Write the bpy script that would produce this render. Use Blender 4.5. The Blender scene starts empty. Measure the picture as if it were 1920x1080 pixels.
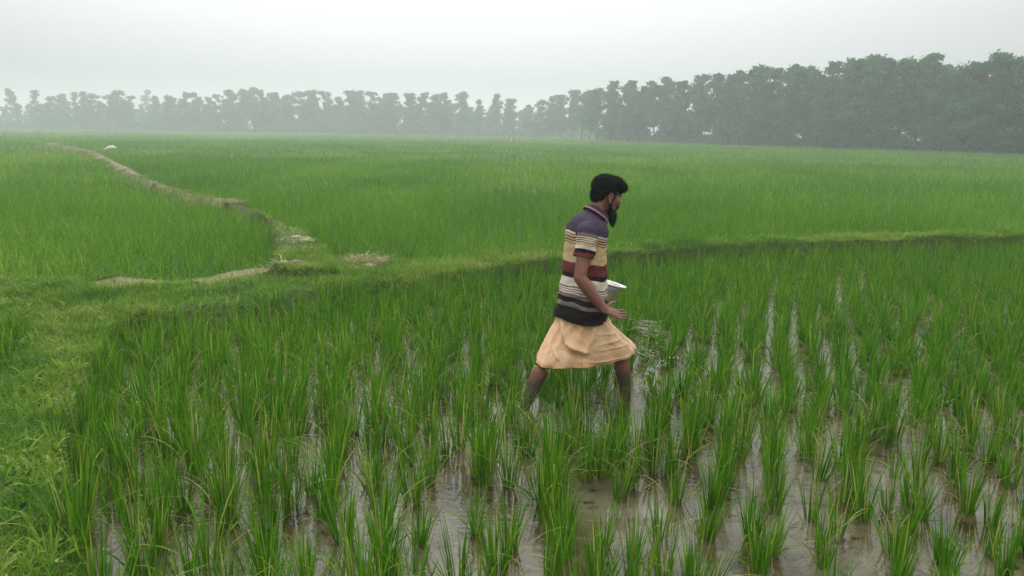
import bpy, bmesh, math
import numpy as np
from mathutils import Matrix, Vector

SC = bpy.context.scene
COL = SC.collection
R = math.radians
rng = np.random.default_rng(11)

# ------------------------------------------------------------------ camera
FPX, CAM_H, PITCH, ROLL = 1500.0, 1.75, R(11.13), R(0.80)
cam_data = bpy.data.cameras.new('camera')
cam = bpy.data.objects.new('camera', cam_data)
COL.objects.link(cam)
cam_data.sensor_width = 36.0
cam_data.lens = 36.0 * FPX / 1920.0
cam_data.clip_end = 2000
CAM_R = Matrix.Rotation(math.pi / 2 - PITCH, 3, 'X') @ Matrix.Rotation(ROLL, 3, 'Z')
cam.matrix_world = Matrix.Translation((0, 0, CAM_H)) @ CAM_R.to_4x4()
SC.camera = cam

# ------------------------------------------------------------------ world, sun, exposure
SUN_EL, SUN_AZ = R(48), R(-12)            # ahead of the camera, a little to the left
w = bpy.data.worlds.new('World'); SC.world = w
w.use_nodes = True
nt = w.node_tree
for n in list(nt.nodes): nt.nodes.remove(n)
def WN(t): return nt.nodes.new(t)
out = WN('ShaderNodeOutputWorld'); bg = WN('ShaderNodeBackground')
tc = WN('ShaderNodeTexCoord'); sep = WN('ShaderNodeSeparateXYZ')
nt.links.new(tc.outputs['Generated'], sep.inputs[0])
mx = WN('ShaderNodeMath'); mx.operation = 'MAXIMUM'; mx.inputs[1].default_value = 0.06
nt.links.new(sep.outputs['Z'], mx.inputs[0])
cmb = WN('ShaderNodeCombineXYZ')
nt.links.new(sep.outputs['X'], cmb.inputs[0]); nt.links.new(sep.outputs['Y'], cmb.inputs[1]); nt.links.new(mx.outputs[0], cmb.inputs[2])
sky = WN('ShaderNodeTexSky'); sky.sky_type = 'NISHITA'; sky.sun_disc = False
sky.sun_elevation = SUN_EL; sky.sun_rotation = SUN_AZ
sky.air_density = 1.0; sky.dust_density = 6.0; sky.ozone_density = 1.0
nt.links.new(cmb.outputs[0], sky.inputs['Vector'])
hsv = WN('ShaderNodeHueSaturation'); hsv.inputs['Saturation'].default_value = 0.06
nt.links.new(sky.outputs[0], hsv.inputs['Color'])
# overcast: the cloud deck evens the sky out and is about three times brighter overhead than at the horizon
base = WN('ShaderNodeMixRGB'); base.inputs[0].default_value = 0.72
base.inputs[2].default_value = (8.55, 9.0, 8.95, 1)
nt.links.new(hsv.outputs[0], base.inputs[1])
ma = WN('ShaderNodeMath'); ma.operation = 'MULTIPLY_ADD'; ma.inputs[1].default_value = 2.5; ma.inputs[2].default_value = 0.73
nt.links.new(mx.outputs[0], ma.inputs[0])
mul = WN('ShaderNodeVectorMath'); mul.operation = 'SCALE'
nt.links.new(base.outputs[0], mul.inputs[0]); nt.links.new(ma.outputs[0], mul.inputs['Scale'])
# the cloud is thinner and brighter towards the hidden sun, ahead of the camera
gd = WN('ShaderNodeVectorMath'); gd.operation = 'DOT_PRODUCT'; gd.inputs[1].default_value = (math.sin(R(-1)) * math.cos(R(30)), math.cos(R(-1)) * math.cos(R(30)), math.sin(R(30)))
nt.links.new(tc.outputs['Generated'], gd.inputs[0])
gm = WN('ShaderNodeMapRange'); gm.interpolation_type = 'SMOOTHSTEP'
gm.inputs['From Min'].default_value = 0.62; gm.inputs['From Max'].default_value = 0.99; gm.inputs['To Min'].default_value = 0.78; gm.inputs['To Max'].default_value = 1.16
nt.links.new(gd.outputs['Value'], gm.inputs['Value'])
mul2 = WN('ShaderNodeVectorMath'); mul2.operation = 'SCALE'
nt.links.new(mul.outputs[0], mul2.inputs[0]); nt.links.new(gm.outputs[0], mul2.inputs['Scale'])
nt.links.new(mul2.outputs[0], bg.inputs[0])
bg.inputs[1].default_value = 0.10
nt.links.new(bg.outputs[0], out.inputs[0])

sd = bpy.data.lights.new('sun', 'SUN'); sd.energy = 0.7; sd.angle = R(25); sd.color = (1, 0.96, 0.9)
sun = bpy.data.objects.new('sun', sd); COL.objects.link(sun)
sdir = Vector((math.sin(SUN_AZ) * math.cos(SUN_EL), math.cos(SUN_AZ) * math.cos(SUN_EL), math.sin(SUN_EL)))
sun.rotation_euler = sdir.to_track_quat('Z', 'Y').to_euler()
sun.location = sdir * 60

SC.view_settings.view_transform = 'Standard'
SC.view_settings.look = 'None'
SC.view_settings.gamma = 1
SC.view_settings.exposure = 0.0
SC.cycles.max_bounces = 6
SC.cycles.diffuse_bounces = 3
SC.cycles.volume_bounces = 2
SC.cycles.transmission_bounces = 4
SC.cycles.use_denoising = True
SC.cycles.filter_width = 1.5

# ------------------------------------------------------------------ geometry helpers
RM = np.array(CAM_R)
def ray(px, py):
    return RM @ np.array([px - 960.0, -(py - 540.0), -FPX])
def P(px, py, Y):                         # photo point at a distance Y ahead
    d = ray(px, py); return np.array([0, 0, CAM_H]) + d * (Y / d[1])
def G(px, py, z=0.0):                     # photo point on a level plane
    d = ray(px, py); return np.array([0, 0, CAM_H]) + d * ((z - CAM_H) / d[2])
def project(p):                           # world -> photo px (N,3)
    q = (np.atleast_2d(p) - np.array([0, 0, CAM_H])) @ RM
    return np.stack([960 + FPX * q[:, 0] / -q[:, 2], 540 - FPX * q[:, 1] / -q[:, 2]], 1), -q[:, 2]

def hash2(ix, iy, seed):
    h = (ix.astype(np.int64) * 374761393 + iy.astype(np.int64) * 668265263 + seed * 974711) & 0x7fffffff
    h = ((h ^ (h >> 13)) * 1274126177) & 0x7fffffff
    return ((h ^ (h >> 16)) & 0xffff) / 65535.0
def noise2(x, y, sc=1.0, seed=0):
    x = np.asarray(x, float) / sc; y = np.asarray(y, float) / sc
    ix = np.floor(x); iy = np.floor(y); fx = x - ix; fy = y - iy
    fx = fx * fx * (3 - 2 * fx); fy = fy * fy * (3 - 2 * fy)
    a = hash2(ix, iy, seed); b = hash2(ix + 1, iy, seed); c = hash2(ix, iy + 1, seed); d = hash2(ix + 1, iy + 1, seed)
    return (a * (1 - fx) + b * fx) * (1 - fy) + (c * (1 - fx) + d * fx) * fy
def fbm(x, y, sc, seed=0, o=3):
    v = 0; amp = 0.5; t = 0
    for i in range(o):
        v = v + amp * noise2(x, y, sc / 2 ** i, seed + i); t += amp; amp *= 0.5
    return v / t

def mesh_np(name, V, F, mat=None, attrs=None, smooth=True):
    V = np.ascontiguousarray(V, dtype=np.float32); F = np.ascontiguousarray(F, dtype=np.int32)
    me = bpy.data.meshes.new(name)
    me.vertices.add(len(V)); me.vertices.foreach_set('co', V.ravel())
    k = F.shape[1]
    me.loops.add(F.size); me.loops.foreach_set('vertex_index', F.ravel())
    me.polygons.add(len(F)); me.polygons.foreach_set('loop_start', np.arange(0, F.size, k, dtype=np.int32))
    try: me.polygons.foreach_set('loop_total', np.full(len(F), k, dtype=np.int32))
    except Exception: pass
    me.update(calc_edges=True)
    me.polygons.foreach_set('use_smooth', np.full(len(F), smooth))
    for an, av in (attrs or {}).items():
        a = me.attributes.new(an, 'FLOAT', 'POINT'); a.data.foreach_set('value', np.ascontiguousarray(av, dtype=np.float32))
    if mat: me.materials.append(mat)
    return me
def obj(name, me, parent=None, loc=None):
    o = bpy.data.objects.new(name, me); COL.objects.link(o)
    if parent is not None: o.parent = parent
    if loc is not None: o.location = loc
    return o
def tag(o, label, cat=None, group=None, kind=None):
    o['label'] = label
    if cat: o['category'] = cat
    if group: o['group'] = group
    if kind: o['kind'] = kind
    return o
def thing(name, label, cat, loc, group=None):
    o = bpy.data.objects.new(name, None); COL.objects.link(o); o.location = loc; o.empty_display_size = 0.1
    return tag(o, label, cat, group)

def blades(base, az, length, tilt, bend, width, S=4, tint=None, prof=0, roll=None):
    """ribbons: base (N,3); returns V, F, tint, t"""
    N = len(base); t = np.linspace(0, 1, S + 1)
    tm = (t[:-1] + t[1:]) / 2
    phi = tilt[:, None] + bend[:, None] * tm[None, :] ** 1.4
    step = (length / S)[:, None]
    h = np.concatenate([np.zeros((N, 1)), np.cumsum(np.sin(phi) * step, 1)], 1)
    z = np.concatenate([np.zeros((N, 1)), np.cumsum(np.cos(phi) * step, 1)], 1)
    ca, sa = np.cos(az)[:, None], np.sin(az)[:, None]
    cx = base[:, 0:1] + h * ca; cy = base[:, 1:2] + h * sa; cz = base[:, 2:3] + z
    if prof == 0: wp = np.minimum(1, 0.45 + 2.0 * t) * (1 - t ** 2.2) + 0.03
    else: wp = np.sin(np.pi * np.clip(0.06 + 0.9 * t, 0, 1)) ** 0.8 + 0.02
    if roll is None: roll = np.zeros(N)
    sx = -np.sin(az + roll)[:, None]; sy = np.cos(az + roll)[:, None]
    hw = 0.5 * width[:, None] * wp[None, :]
    L = np.stack([cx - sx * hw, cy - sy * hw, cz], 2); Rr = np.stack([cx + sx * hw, cy + sy * hw, cz], 2)
    V = np.stack([L, Rr], 2).reshape(-1, 3)
    b = (np.arange(N) * (2 * (S + 1)))[:, None]; k = (np.arange(S) * 2)[None, :]
    i = b + k
    F = np.stack([i, i + 1, i + 3, i + 2], 2).reshape(-1, 4)
    if tint is None: tint = rng.random(N)
    return V, F, np.repeat(tint, 2 * (S + 1)), np.tile(np.repeat(t, 2), N)
def merge(parts):
    Vs, Fs, A, B = [], [], [], []; off = 0
    for V, F, a, b in parts:
        Vs.append(V); Fs.append(F + off); A.append(a); B.append(b); off += len(V)
    return np.concatenate(Vs), np.concatenate(Fs), np.concatenate(A), np.concatenate(B)

# ------------------------------------------------------------------ materials
def new_mat(name):
    m = bpy.data.materials.new(name); m.use_nodes = True
    t = m.node_tree
    for n in list(t.nodes): t.nodes.remove(n)
    o = t.nodes.new('ShaderNodeOutputMaterial')
    return m, t, o
def ramp(t, stops, interp='LINEAR'):
    r = t.nodes.new('ShaderNodeValToRGB'); cr = r.color_ramp; cr.interpolation = interp
    while len(cr.elements) > 1: cr.elements.remove(cr.elements[-1])
    cr.elements[0].position = stops[0][0]; cr.elements[0].color = (*stops[0][1], 1)
    for p, c in stops[1:]:
        e = cr.elements.new(p); e.color = (*c, 1)
    return r
def attr(t, name):
    a = t.nodes.new('ShaderNodeAttribute'); a.attribute_name = name; return a
def noise(t, scale, detail=4, rough=0.55, vec=None):
    n = t.nodes.new('ShaderNodeTexNoise'); n.inputs['Scale'].default_value = scale
    n.inputs['Detail'].default_value = detail; n.inputs['Roughness'].default_value = rough
    if vec is not None: t.links.new(vec, n.inputs['Vector'])
    return n
def principled(t, o, rough=0.6, spec=0.3):
    b = t.nodes.new('ShaderNodeBsdfPrincipled'); b.inputs['Roughness'].default_value = rough
    b.inputs['Specular IOR Level'].default_value = spec
    t.links.new(b.outputs[0], o.inputs[0]); return b
def mixc(t, fac, a, b, blend='MIX'):
    m = t.nodes.new('ShaderNodeMixRGB'); m.blend_type = blend
    for s, v in ((0, fac), (1, a), (2, b)):
        if isinstance(v, (int, float)): m.inputs[s].default_value = v
        elif isinstance(v, tuple): m.inputs[s].default_value = (*v, 1)
        else: t.links.new(v, m.inputs[s])
    return m.outputs[0]
def bump(t, hsock, strength, dist, b):
    n = t.nodes.new('ShaderNodeBump'); n.inputs['Strength'].default_value = strength; n.inputs['Distance'].default_value = dist
    t.links.new(hsock, n.inputs['Height']); t.links.new(n.outputs[0], b.inputs['Normal']); return n

def leaf_mat(name, stops, along=None, transl=0.35, rough=0.5, spec=0.25):
    m, t, o = new_mat(name)
    c = ramp(t, stops); t.links.new(attr(t, 'tint').outputs['Fac'], c.inputs[0]); cs = c.outputs[0]
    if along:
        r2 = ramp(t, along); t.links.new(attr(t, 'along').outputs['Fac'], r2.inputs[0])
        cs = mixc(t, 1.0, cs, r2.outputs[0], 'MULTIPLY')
    b = t.nodes.new('ShaderNodeBsdfPrincipled'); b.inputs['Roughness'].default_value = rough
    b.inputs['Specular IOR Level'].default_value = spec
    tr = t.nodes.new('ShaderNodeBsdfTranslucent'); mixs = t.nodes.new('ShaderNodeMixShader'); mixs.inputs[0].default_value = transl
    t.links.new(cs, b.inputs['Base Color'])
    t.links.new(mixc(t, 1.0, cs, (1.15, 1.25, 0.7), 'MULTIPLY'), tr.inputs[0])
    t.links.new(b.outputs[0], mixs.inputs[1]); t.links.new(tr.outputs[0], mixs.inputs[2]); t.links.new(mixs.outputs[0], o.inputs[0])
    return m
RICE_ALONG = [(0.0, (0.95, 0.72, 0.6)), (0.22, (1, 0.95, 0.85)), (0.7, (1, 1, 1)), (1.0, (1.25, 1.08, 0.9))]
RICE = leaf_mat('rice_leaf', [(0.0, (0.026, 0.100, 0.003)), (0.5, (0.070, 0.200, 0.007)), (0.86, (0.145, 0.280, 0.018)), (0.95, (0.24, 0.33, 0.06)), (1.0, (0.34, 0.31, 0.12))], RICE_ALONG, 0.4, 0.6, 0.12)
FIELD = leaf_mat('field_leaf', [(0.0, (0.050, 0.145, 0.005)), (0.5, (0.100, 0.240, 0.013)), (0.85, (0.175, 0.320, 0.032)), (1.0, (0.32, 0.40, 0.10))], RICE_ALONG, 0.4, 0.6, 0.12)
TURF = leaf_mat('turf_leaf', [(0.0, (0.045, 0.120, 0.008)), (0.40, (0.110, 0.225, 0.018)), (0.75, (0.185, 0.31, 0.034)), (0.93, (0.26, 0.28, 0.07)), (1.0, (0.38, 0.31, 0.15))], None, 0.35, 0.6, 0.12)
CROWN = leaf_mat('tree_leaf', [(0.0, (0.014, 0.070, 0.028)), (0.5, (0.034, 0.145, 0.058)), (1.0, (0.075, 0.23, 0.085))], None, 0.25, 0.7, 0.1)
STRAW = leaf_mat('dry_straw', [(0.0, (0.16, 0.13, 0.055)), (0.6, (0.32, 0.26, 0.13)), (1.0, (0.50, 0.42, 0.26))], None, 0.1, 0.7, 0.1)

# ------------------------------------------------------------------ field layout: bunds
def poly_pts(pts, z): return np.array([G(a, b, z)[:2] for a, b in pts])
MAIN_E = [(-700, 530, 640), (-200, 523, 605), (0, 522, 590), (150, 520, 625), (300, 517, 612), (450, 509, 583), (560, 499, 562), (700, 487, 545), (850, 488, 528), (1060, 484, 506), (1150, 479, 497), (1400, 463, 476), (1900, 451, 461), (2500, 443, 452), (3300, 436, 445)]
MAIN = np.array([(G(a, b, 0.14)[:2] + G(a, c_, 0.14)[:2]) / 2 for a, b, c_ in MAIN_E])
MAIN_W = [float(np.clip(np.linalg.norm(G(a, b, 0.14)[:2] - G(a, c_, 0.14)[:2]) * (0.43 if a < 800 else 0.34), 0.17, 1.2)) for a, b, c_ in MAIN_E]
NEAR = poly_pts([(185, 560), (135, 625), (80, 720), (30, 850), (0, 980), (-30, 1150), (-70, 1500)], 0.13)
NEAR_W = [0.75, 0.34, 0.23, 0.24, 0.25, 0.26, 0.26]
PATH = poly_pts([(575, 505), (560, 470), (540, 432), (519, 421), (490, 406), (462, 393), (440, 384), (400, 377), (350, 370), (285, 346), (215, 308), (165, 285), (90, 268)], 0.22)
PATH_W = [0.34, 0.28, 0.26, 0.05, 0.04, 0.05, 0.22, 0.07, 0.14, 0.13, 0.18, 0.34, 0.16]
CROSS = poly_pts([(-300, 282), (100, 283), (210, 283), (400, 283), (700, 284.5), (1000, 285)], 0.15)
CROSS_W = [0.35, 0.5, 0.8, 0.55, 0.5, 0.3]
BUNDS = [(MAIN, MAIN_W, 0.17), (NEAR, NEAR_W, 0.16), (PATH, PATH_W, 0.26), (CROSS, CROSS_W, 0.15)]
def poly_dist(x, y, pts, ws):
    """signed-by-width distance: d/w (0 centre, 1 edge)"""
    best = np.full(x.shape, 1e9); bd = np.full(x.shape, 1e9)
    for (a, b, wa, wb) in zip(pts[:-1], pts[1:], ws[:-1], ws[1:]):
        d = b - a; L2 = d @ d
        t = np.clip(((x - a[0]) * d[0] + (y - a[1]) * d[1]) / L2, 0, 1)
        dist = np.hypot(x - a[0] - t * d[0], y - a[1] - t * d[1]); ww = wa + (wb - wa) * t
        q = dist / ww
        m = q < best; best = np.where(m, q, best); bd = np.where(m, dist - ww, bd)
    return best, bd
def height(x, y):
    h = -0.045 + 0.03 * (fbm(x, y, 0.45, 5) - 0.5) + 0.07 * np.clip(fbm(x, y, 0.9, 15) - 0.62, 0, 1)
    for c, r, a in MOUNDS:
        h = h + a * np.exp(-((x - c[0]) ** 2 + (y - c[1]) ** 2) / (r * r)) * np.clip(3.2 * fbm(x, y, 0.13, 19) - 0.9, 0, 1.2)
    bmask = np.zeros(x.shape)
    for k, (pts, ws, top) in enumerate(BUNDS):
        q, _ = poly_dist(x, y, pts, ws)
        q = q + 0.35 * (fbm(x, y, 0.5, 40 + k) - 0.5)
        s = np.clip((1.18 - q) / 0.34, 0, 1); s = s * s * (3 - 2 * s)
        hb = top * (0.8 + 0.5 * fbm(x, y, 0.7, 60 + k)) * (1 + (0.55 * np.clip((x + 1.5) / 2.0, 0, 1) if k == 0 else 0)) + 0.07 * (fbm(x, y, 0.26, 70) - 0.5)
        h = np.maximum(h, h * (1 - s) + hb * s); bmask = np.maximum(bmask, s)
    return h, bmask
MOUNDS = [(G(1085, 925), 0.20, 0.075), (G(1010, 835), 0.16, 0.055), (G(1560, 1010), 0.14, 0.05), (G(250, 900), 0.18, 0.06), (G(1640, 800), 0.15, 0.05), (G(640, 960), 0.1, 0.05), (G(1270, 830), 0.18, 0.055)]

def spaced(segs):
    out_ = []
    for a, b, s in segs: out_.append(np.arange(a, b, s))
    return np.concatenate(out_ + [[segs[-1][1]]])
xs = spaced([(-415, -100, 35), (-100, -40, 4), (-40, -11, 0.6), (-11, 11, 0.075), (11, 40, 0.8), (40, 100, 5), (100, 415, 35)])
ys = spaced([(-50, 1.5, 6), (1.5, 14.5, 0.075), (14.5, 62, 0.3), (62, 120, 4), (120, 460, 34)])
X, Y = np.meshgrid(xs, ys); hh, bm_ = height(X.ravel(), Y.ravel())
nx, ny = len(xs), len(ys)
ii = (np.arange(ny - 1)[:, None] * nx + np.arange(nx - 1)[None, :]).ravel()
F = np.stack([ii, ii + 1, ii + nx + 1, ii + nx], 1)
q_path, _ = poly_dist(X.ravel(), Y.ravel(), PATH, PATH_W)
bare = np.clip(1.2 - q_path, 0, 1) * np.clip((fbm(X.ravel(), Y.ravel(), 0.55, 90) - 0.40) * 5, 0, 1) * np.where(Y.ravel() < 16, 0.45, 1.0)
for px, py, r in [(235, 530, 0.30), (290, 528, 0.22), (345, 525, 0.27), (430, 520, 0.25), (490, 513, 0.2), (560, 463, 0.22), (640, 492, 0.2), (1000, 489, 0.2)]:
    g = G(px, py, 0.17); bare = np.maximum(bare, 0.85 * np.exp(-((X.ravel() - g[0]) ** 2 + (Y.ravel() - g[1]) ** 2) / (r * r)))
m, t, o = new_mat('ground_soil')
b = principled(t, o, 0.85, 0.25)
gtc = t.nodes.new('ShaderNodeTexCoord'); pos = gtc.outputs['Object']
n1 = noise(t, 3.0, 6, 0.6, pos); n2 = noise(t, 22, 5, 0.6, pos)
mud = ramp(t, [(0.3, (0.034, 0.025, 0.012)), (0.7, (0.095, 0.070, 0.038))]); t.links.new(n1.outputs['Fac'], mud.inputs[0])
soilg = ramp(t, [(0.3, (0.030, 0.055, 0.009)), (0.55, (0.055, 0.095, 0.014)), (0.8, (0.12, 0.13, 0.035))]); t.links.new(n2.outputs['Fac'], soilg.inputs[0])
dry = ramp(t, [(0.25, (0.15, 0.115, 0.052)), (0.75, (0.33, 0.26, 0.14))]); t.links.new(n2.outputs['Fac'], dry.inputs[0])
c = mixc(t, attr(t, 'bund').outputs['Fac'], mud.outputs[0], soilg.outputs[0])
c = mixc(t, attr(t, 'cover').outputs['Fac'], c, (0.045, 0.085, 0.014))
c = mixc(t, attr(t, 'bare').outputs['Fac'], c, dry.outputs[0])
t.links.new(c, b.inputs['Base Color']); bump(t, n2.outputs['Fac'], 0.5, 0.02, b)
q_main, _ = poly_dist(X.ravel(), Y.ravel(), MAIN, MAIN_W)
cover = np.clip((Y.ravel() - np.interp(X.ravel(), MAIN[:, 0], MAIN[:, 1])) / 1.0, 0, 1) * (1 - bm_)
ground = obj('ground', mesh_np('ground', np.stack([X.ravel(), Y.ravel(), hh], 1), F, m, {'bund': bm_, 'bare': bare, 'cover': cover}))
tag(ground, 'muddy paddy ground with raised earth bunds between the fields', kind='structure')

# ------------------------------------------------------------------ flooded paddy water
m, t, o = new_mat('muddy_water')
b = principled(t, o, 0.04, 0.5); b.inputs['IOR'].default_value = 1.33
wtc = t.nodes.new('ShaderNodeTexCoord'); pos = wtc.outputs['Object']
n1 = noise(t, 1.6, 6, 0.62, pos); n2 = noise(t, 9.0, 6, 0.6, pos)
wc = ramp(t, [(0.36, (0.026, 0.019, 0.006)), (0.46, (0.060, 0.046, 0.018)), (0.53, (0.088, 0.074, 0.040)), (0.68, (0.135, 0.120, 0.078))]); t.links.new(n1.outputs['Fac'], wc.inputs[0])
sp = ramp(t, [(0.34, (0.30, 0.28, 0.18)), (0.46, (1, 1, 1))]); t.links.new(n2.outputs['Fac'], sp.inputs[0])
t.links.new(mixc(t, 1.0, wc.outputs[0], sp.outputs[0], 'MULTIPLY'), b.inputs['Base Color'])
mp = t.nodes.new('ShaderNodeMapping'); mp.inputs['Scale'].default_value = (1, 1.7, 1); t.links.new(pos, mp.inputs[0])
nb = noise(t, 17, 3, 0.5, mp.outputs[0]); calm = noise(t, 1.1, 2, 0.5, pos)
cm = ramp(t, [(0.42, (0, 0, 0)), (0.62, (1, 1, 1))]); t.links.new(calm.outputs['Fac'], cm.inputs[0])
bn_ = bump(t, nb.outputs['Fac'], 0.1, 0.03, b)
st_ = t.nodes.new('ShaderNodeMath'); st_.operation = 'MULTIPLY_ADD'; st_.inputs[1].default_value = 0.14; st_.inputs[2].default_value = 0.025
t.links.new(cm.outputs[0], st_.inputs[0]); t.links.new(st_.outputs[0], bn_.inputs['Strength'])
wx = np.linspace(-16, 16, 60)
wb = np.interp(wx, MAIN[:, 0], MAIN[:, 1])
V = np.concatenate([np.stack([wx, np.full(60, 0.2), np.zeros(60)], 1), np.stack([wx, wb, np.zeros(60)], 1)])
i = np.arange(59); F = np.stack([i, i + 1, i + 61, i + 60], 1)
water = obj('water', mesh_np('water', V, F, m)); tag(water, 'shallow muddy water flooding the near paddy', kind='structure')

# ------------------------------------------------------------------ rice in the flooded paddy
def clump(n, rr, hmean, arch=0.16, S=6, spread=10):
    az = rng.uniform(0, 2 * np.pi, n); r = rr * np.sqrt(rng.random(n))
    base = np.stack([r * np.cos(az), r * np.sin(az), np.full(n, -0.05)], 1)
    ln = hmean * rng.uniform(0.55, 1.15, n) + 0.05
    tilt = R(1) + R(spread) * rng.random(n) ** 1.1
    bend = R(3) + R(20) * rng.random(n) ** 2
    ar = rng.random(n) < arch
    bend = np.where(ar, R(55) + R(70) * rng.random(n), bend); tilt = np.where(ar, tilt + R(8), tilt)
    wd = rng.uniform(0.0052, 0.0095, n)
    tint = np.clip(rng.normal(0.47, 0.25, n), 0, 0.93); tint = np.where(ar, np.clip(tint + 0.28, 0, 0.99), tint)
    dry_ = rng.random(n) < 0.04; tint = np.where(dry_, 1.0, tint)
    return blades(base, az + rng.normal(0, 0.5, n), ln, tilt, bend, wd, S, tint, 0, rng.normal(0, 0.7, n))
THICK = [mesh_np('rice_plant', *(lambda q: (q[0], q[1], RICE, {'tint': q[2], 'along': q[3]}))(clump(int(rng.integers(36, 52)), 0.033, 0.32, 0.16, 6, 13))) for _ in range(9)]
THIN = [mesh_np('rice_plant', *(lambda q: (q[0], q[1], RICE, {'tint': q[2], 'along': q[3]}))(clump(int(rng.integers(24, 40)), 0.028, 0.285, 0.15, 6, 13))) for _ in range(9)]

FOOT_F, FOOT_B = P(1174, 768, 5.05), P(982, 778, 4.85)
OPEN = [(G(930, 945), 0.15), (G(965, 890), 0.12), (G(1085, 925), 0.12), (G(890, 830), 0.12), (G(560, 1010), 0.10), (G(1210, 745), 0.13), (G(1200, 790), 0.11), (FOOT_F, 0.15), (FOOT_B, 0.15), (G(1000, 805), 0.14), (G(1178, 812), 0.10), (G(1030, 775), 0.10), (G(1370, 980), 0.08), (G(345, 1000), 0.06), (G(1110, 770), 0.11), (G(860, 790), 0.08)]
sp_ = 0.190; ang = R(19)
gi = np.arange(-80, 81); GX, GY = np.meshgrid(gi * sp_ * 1.17, np.arange(-32, 95) * sp_ * 0.86)
GX = GX + (np.arange(127) % 2)[:, None] * 0.02
GX = (GX + rng.normal(0, 0.038, GX.shape) + 0.30 * (fbm(GX, GY, 1.6, 91) - 0.5)).ravel(); GY = (GY + rng.normal(0, 0.040, GY.shape)).ravel()
cx_ = GX * math.cos(ang) + GY * math.sin(ang); cy_ = -GX * math.sin(ang) + GY * math.cos(ang) + 1.2
h0, bmk = height(cx_, cy_)
side = np.interp(cy_, NEAR[::-1, 1], NEAR[::-1, 0])            # near bund's x at this y
main_y = np.interp(cx_, MAIN[:, 0], MAIN[:, 1])
ok = (bmk < 0.5) & (cy_ < main_y - np.where(cx_ > -1.2, 0.03, 0.0)) & (np.abs(cx_) < 1.05 * cy_ + 1.5) & (cy_ > 1.7)
for c, r in OPEN: ok &= np.hypot(cx_ - c[0], cy_ - c[1]) > r
rnd = rng.random(len(cx_)); gap = fbm(cx_, cy_, 1.1, 33)
ok &= ~((gap < 0.36) & (rnd < 0.33) & (cx_ > -0.9) & (cy_ < 6.5))
cx_, cy_, h0 = cx_[ok], cy_[ok], np.maximum(h0[ok], -0.03)
pj, dep = project(np.stack([cx_, cy_, np.full(len(cx_), 0.2)], 1))
inview = (pj[:, 0] > -90) & (pj[:, 0] < 2010) & (pj[:, 1] < 1270)
order = np.argsort(np.where(inview, dep, 1e6))
lush = np.clip(0.5 - 0.33 * cx_ / np.maximum(cy_, 1) * 1.6 + 0.08 * (cy_ - 4) + 0.5 * (fbm(cx_, cy_, 1.3, 77) - 0.5), 0, 1)
near_set = order[:300]; near_mask = np.zeros(len(cx_), bool); near_mask[near_set] = True
for k in near_set:
    thick = rng.random() < lush[k]
    o = obj('rice_plant', (THICK if thick else THIN)[rng.integers(0, 9)], None, (cx_[k], cy_[k], h0[k] + 0.03))
    s = rng.uniform(0.88, 1.12) * (0.86 + 0.26 * lush[k]); o.scale = (s * rng.uniform(0.9, 1.15),) * 2 + (s,)
    o.rotation_euler = (rng.normal(0, 0.05), rng.normal(0, 0.05), rng.uniform(0, 6.283))
    tag(o, 'green clump of young rice among the nearest ones, standing in muddy paddy water', 'rice plant', 'nearest rice clumps in the flooded paddy')
parts = []
idx = np.where(~near_mask)[0]
# farther clumps of the flooded paddy: one mass
nb_ = 30
N = len(idx) * nb_
rep = np.repeat(idx, nb_); az = rng.uniform(0, 6.283, N); rr = 0.034 * np.sqrt(rng.random(N))
base = np.stack([cx_[rep] + rr * np.cos(az), cy_[rep] + rr * np.sin(az), h0[rep] - 0.02], 1)
ar = rng.random(N) < 0.22
ln = (0.275 * rng.uniform(0.55, 1.15, N) + 0.05) * (0.88 + 0.26 * lush[rep])
tilt = R(1) + R(13) * rng.random(N) ** 1.1 + np.where(ar, R(8), 0)
bend = np.where(ar, R(55) + R(70) * rng.random(N), R(4) + R(28) * rng.random(N) ** 2)
tint = np.clip(rng.normal(0.46, 0.24, N) + np.where(ar, 0.28, 0) + 0.25 * (fbm(base[:, 0], base[:, 1], 1.5, 8) - 0.5), 0, 0.97)
q = blades(base, az + rng.normal(0, 0.5, N), ln, tilt, bend, rng.uniform(0.007, 0.012, N), 4, tint, 0, rng.normal(0, 0.7, N))
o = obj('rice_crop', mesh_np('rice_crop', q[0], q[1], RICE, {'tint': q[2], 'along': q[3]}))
tag(o, 'denser young rice covering the back of the flooded paddy behind the man', 'rice crop', kind='stuff')

# bits of leaf and straw floating between the clumps
n = 1500
fy = np.sqrt(rng.uniform(2.3 ** 2, 8.5 ** 2, n)); fx = rng.uniform(-0.7, 0.75, n) * fy
fk = (noise2(fx, fy, 0.5, 66) + 0.5 * rng.random(n)) > 0.75; hf, bf = height(fx, fy); fk &= (bf < 0.05) & (hf < -0.006)
fx, fy = fx[fk], fy[fk]; n = len(fx)
q = blades(np.stack([fx, fy, np.full(n, 0.004)], 1), rng.uniform(0, 6.283, n), rng.uniform(0.03, 0.16, n), np.full(n, R(89)), np.zeros(n), rng.uniform(0.003, 0.007, n), 3, rng.random(n), 0)
DEBRIS = leaf_mat('drowned_leaf', [(0.0, (0.018, 0.014, 0.006)), (0.55, (0.05, 0.045, 0.015)), (0.8, (0.10, 0.13, 0.03)), (1.0, (0.30, 0.26, 0.14))], None, 0.1, 0.6, 0.2)
o = obj('floating_debris', mesh_np('floating_debris', q[0], q[1], DEBRIS, {'tint': q[2]})); tag(o, 'bits of leaf and straw floating on the muddy water', 'debris', kind='stuff')

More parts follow.
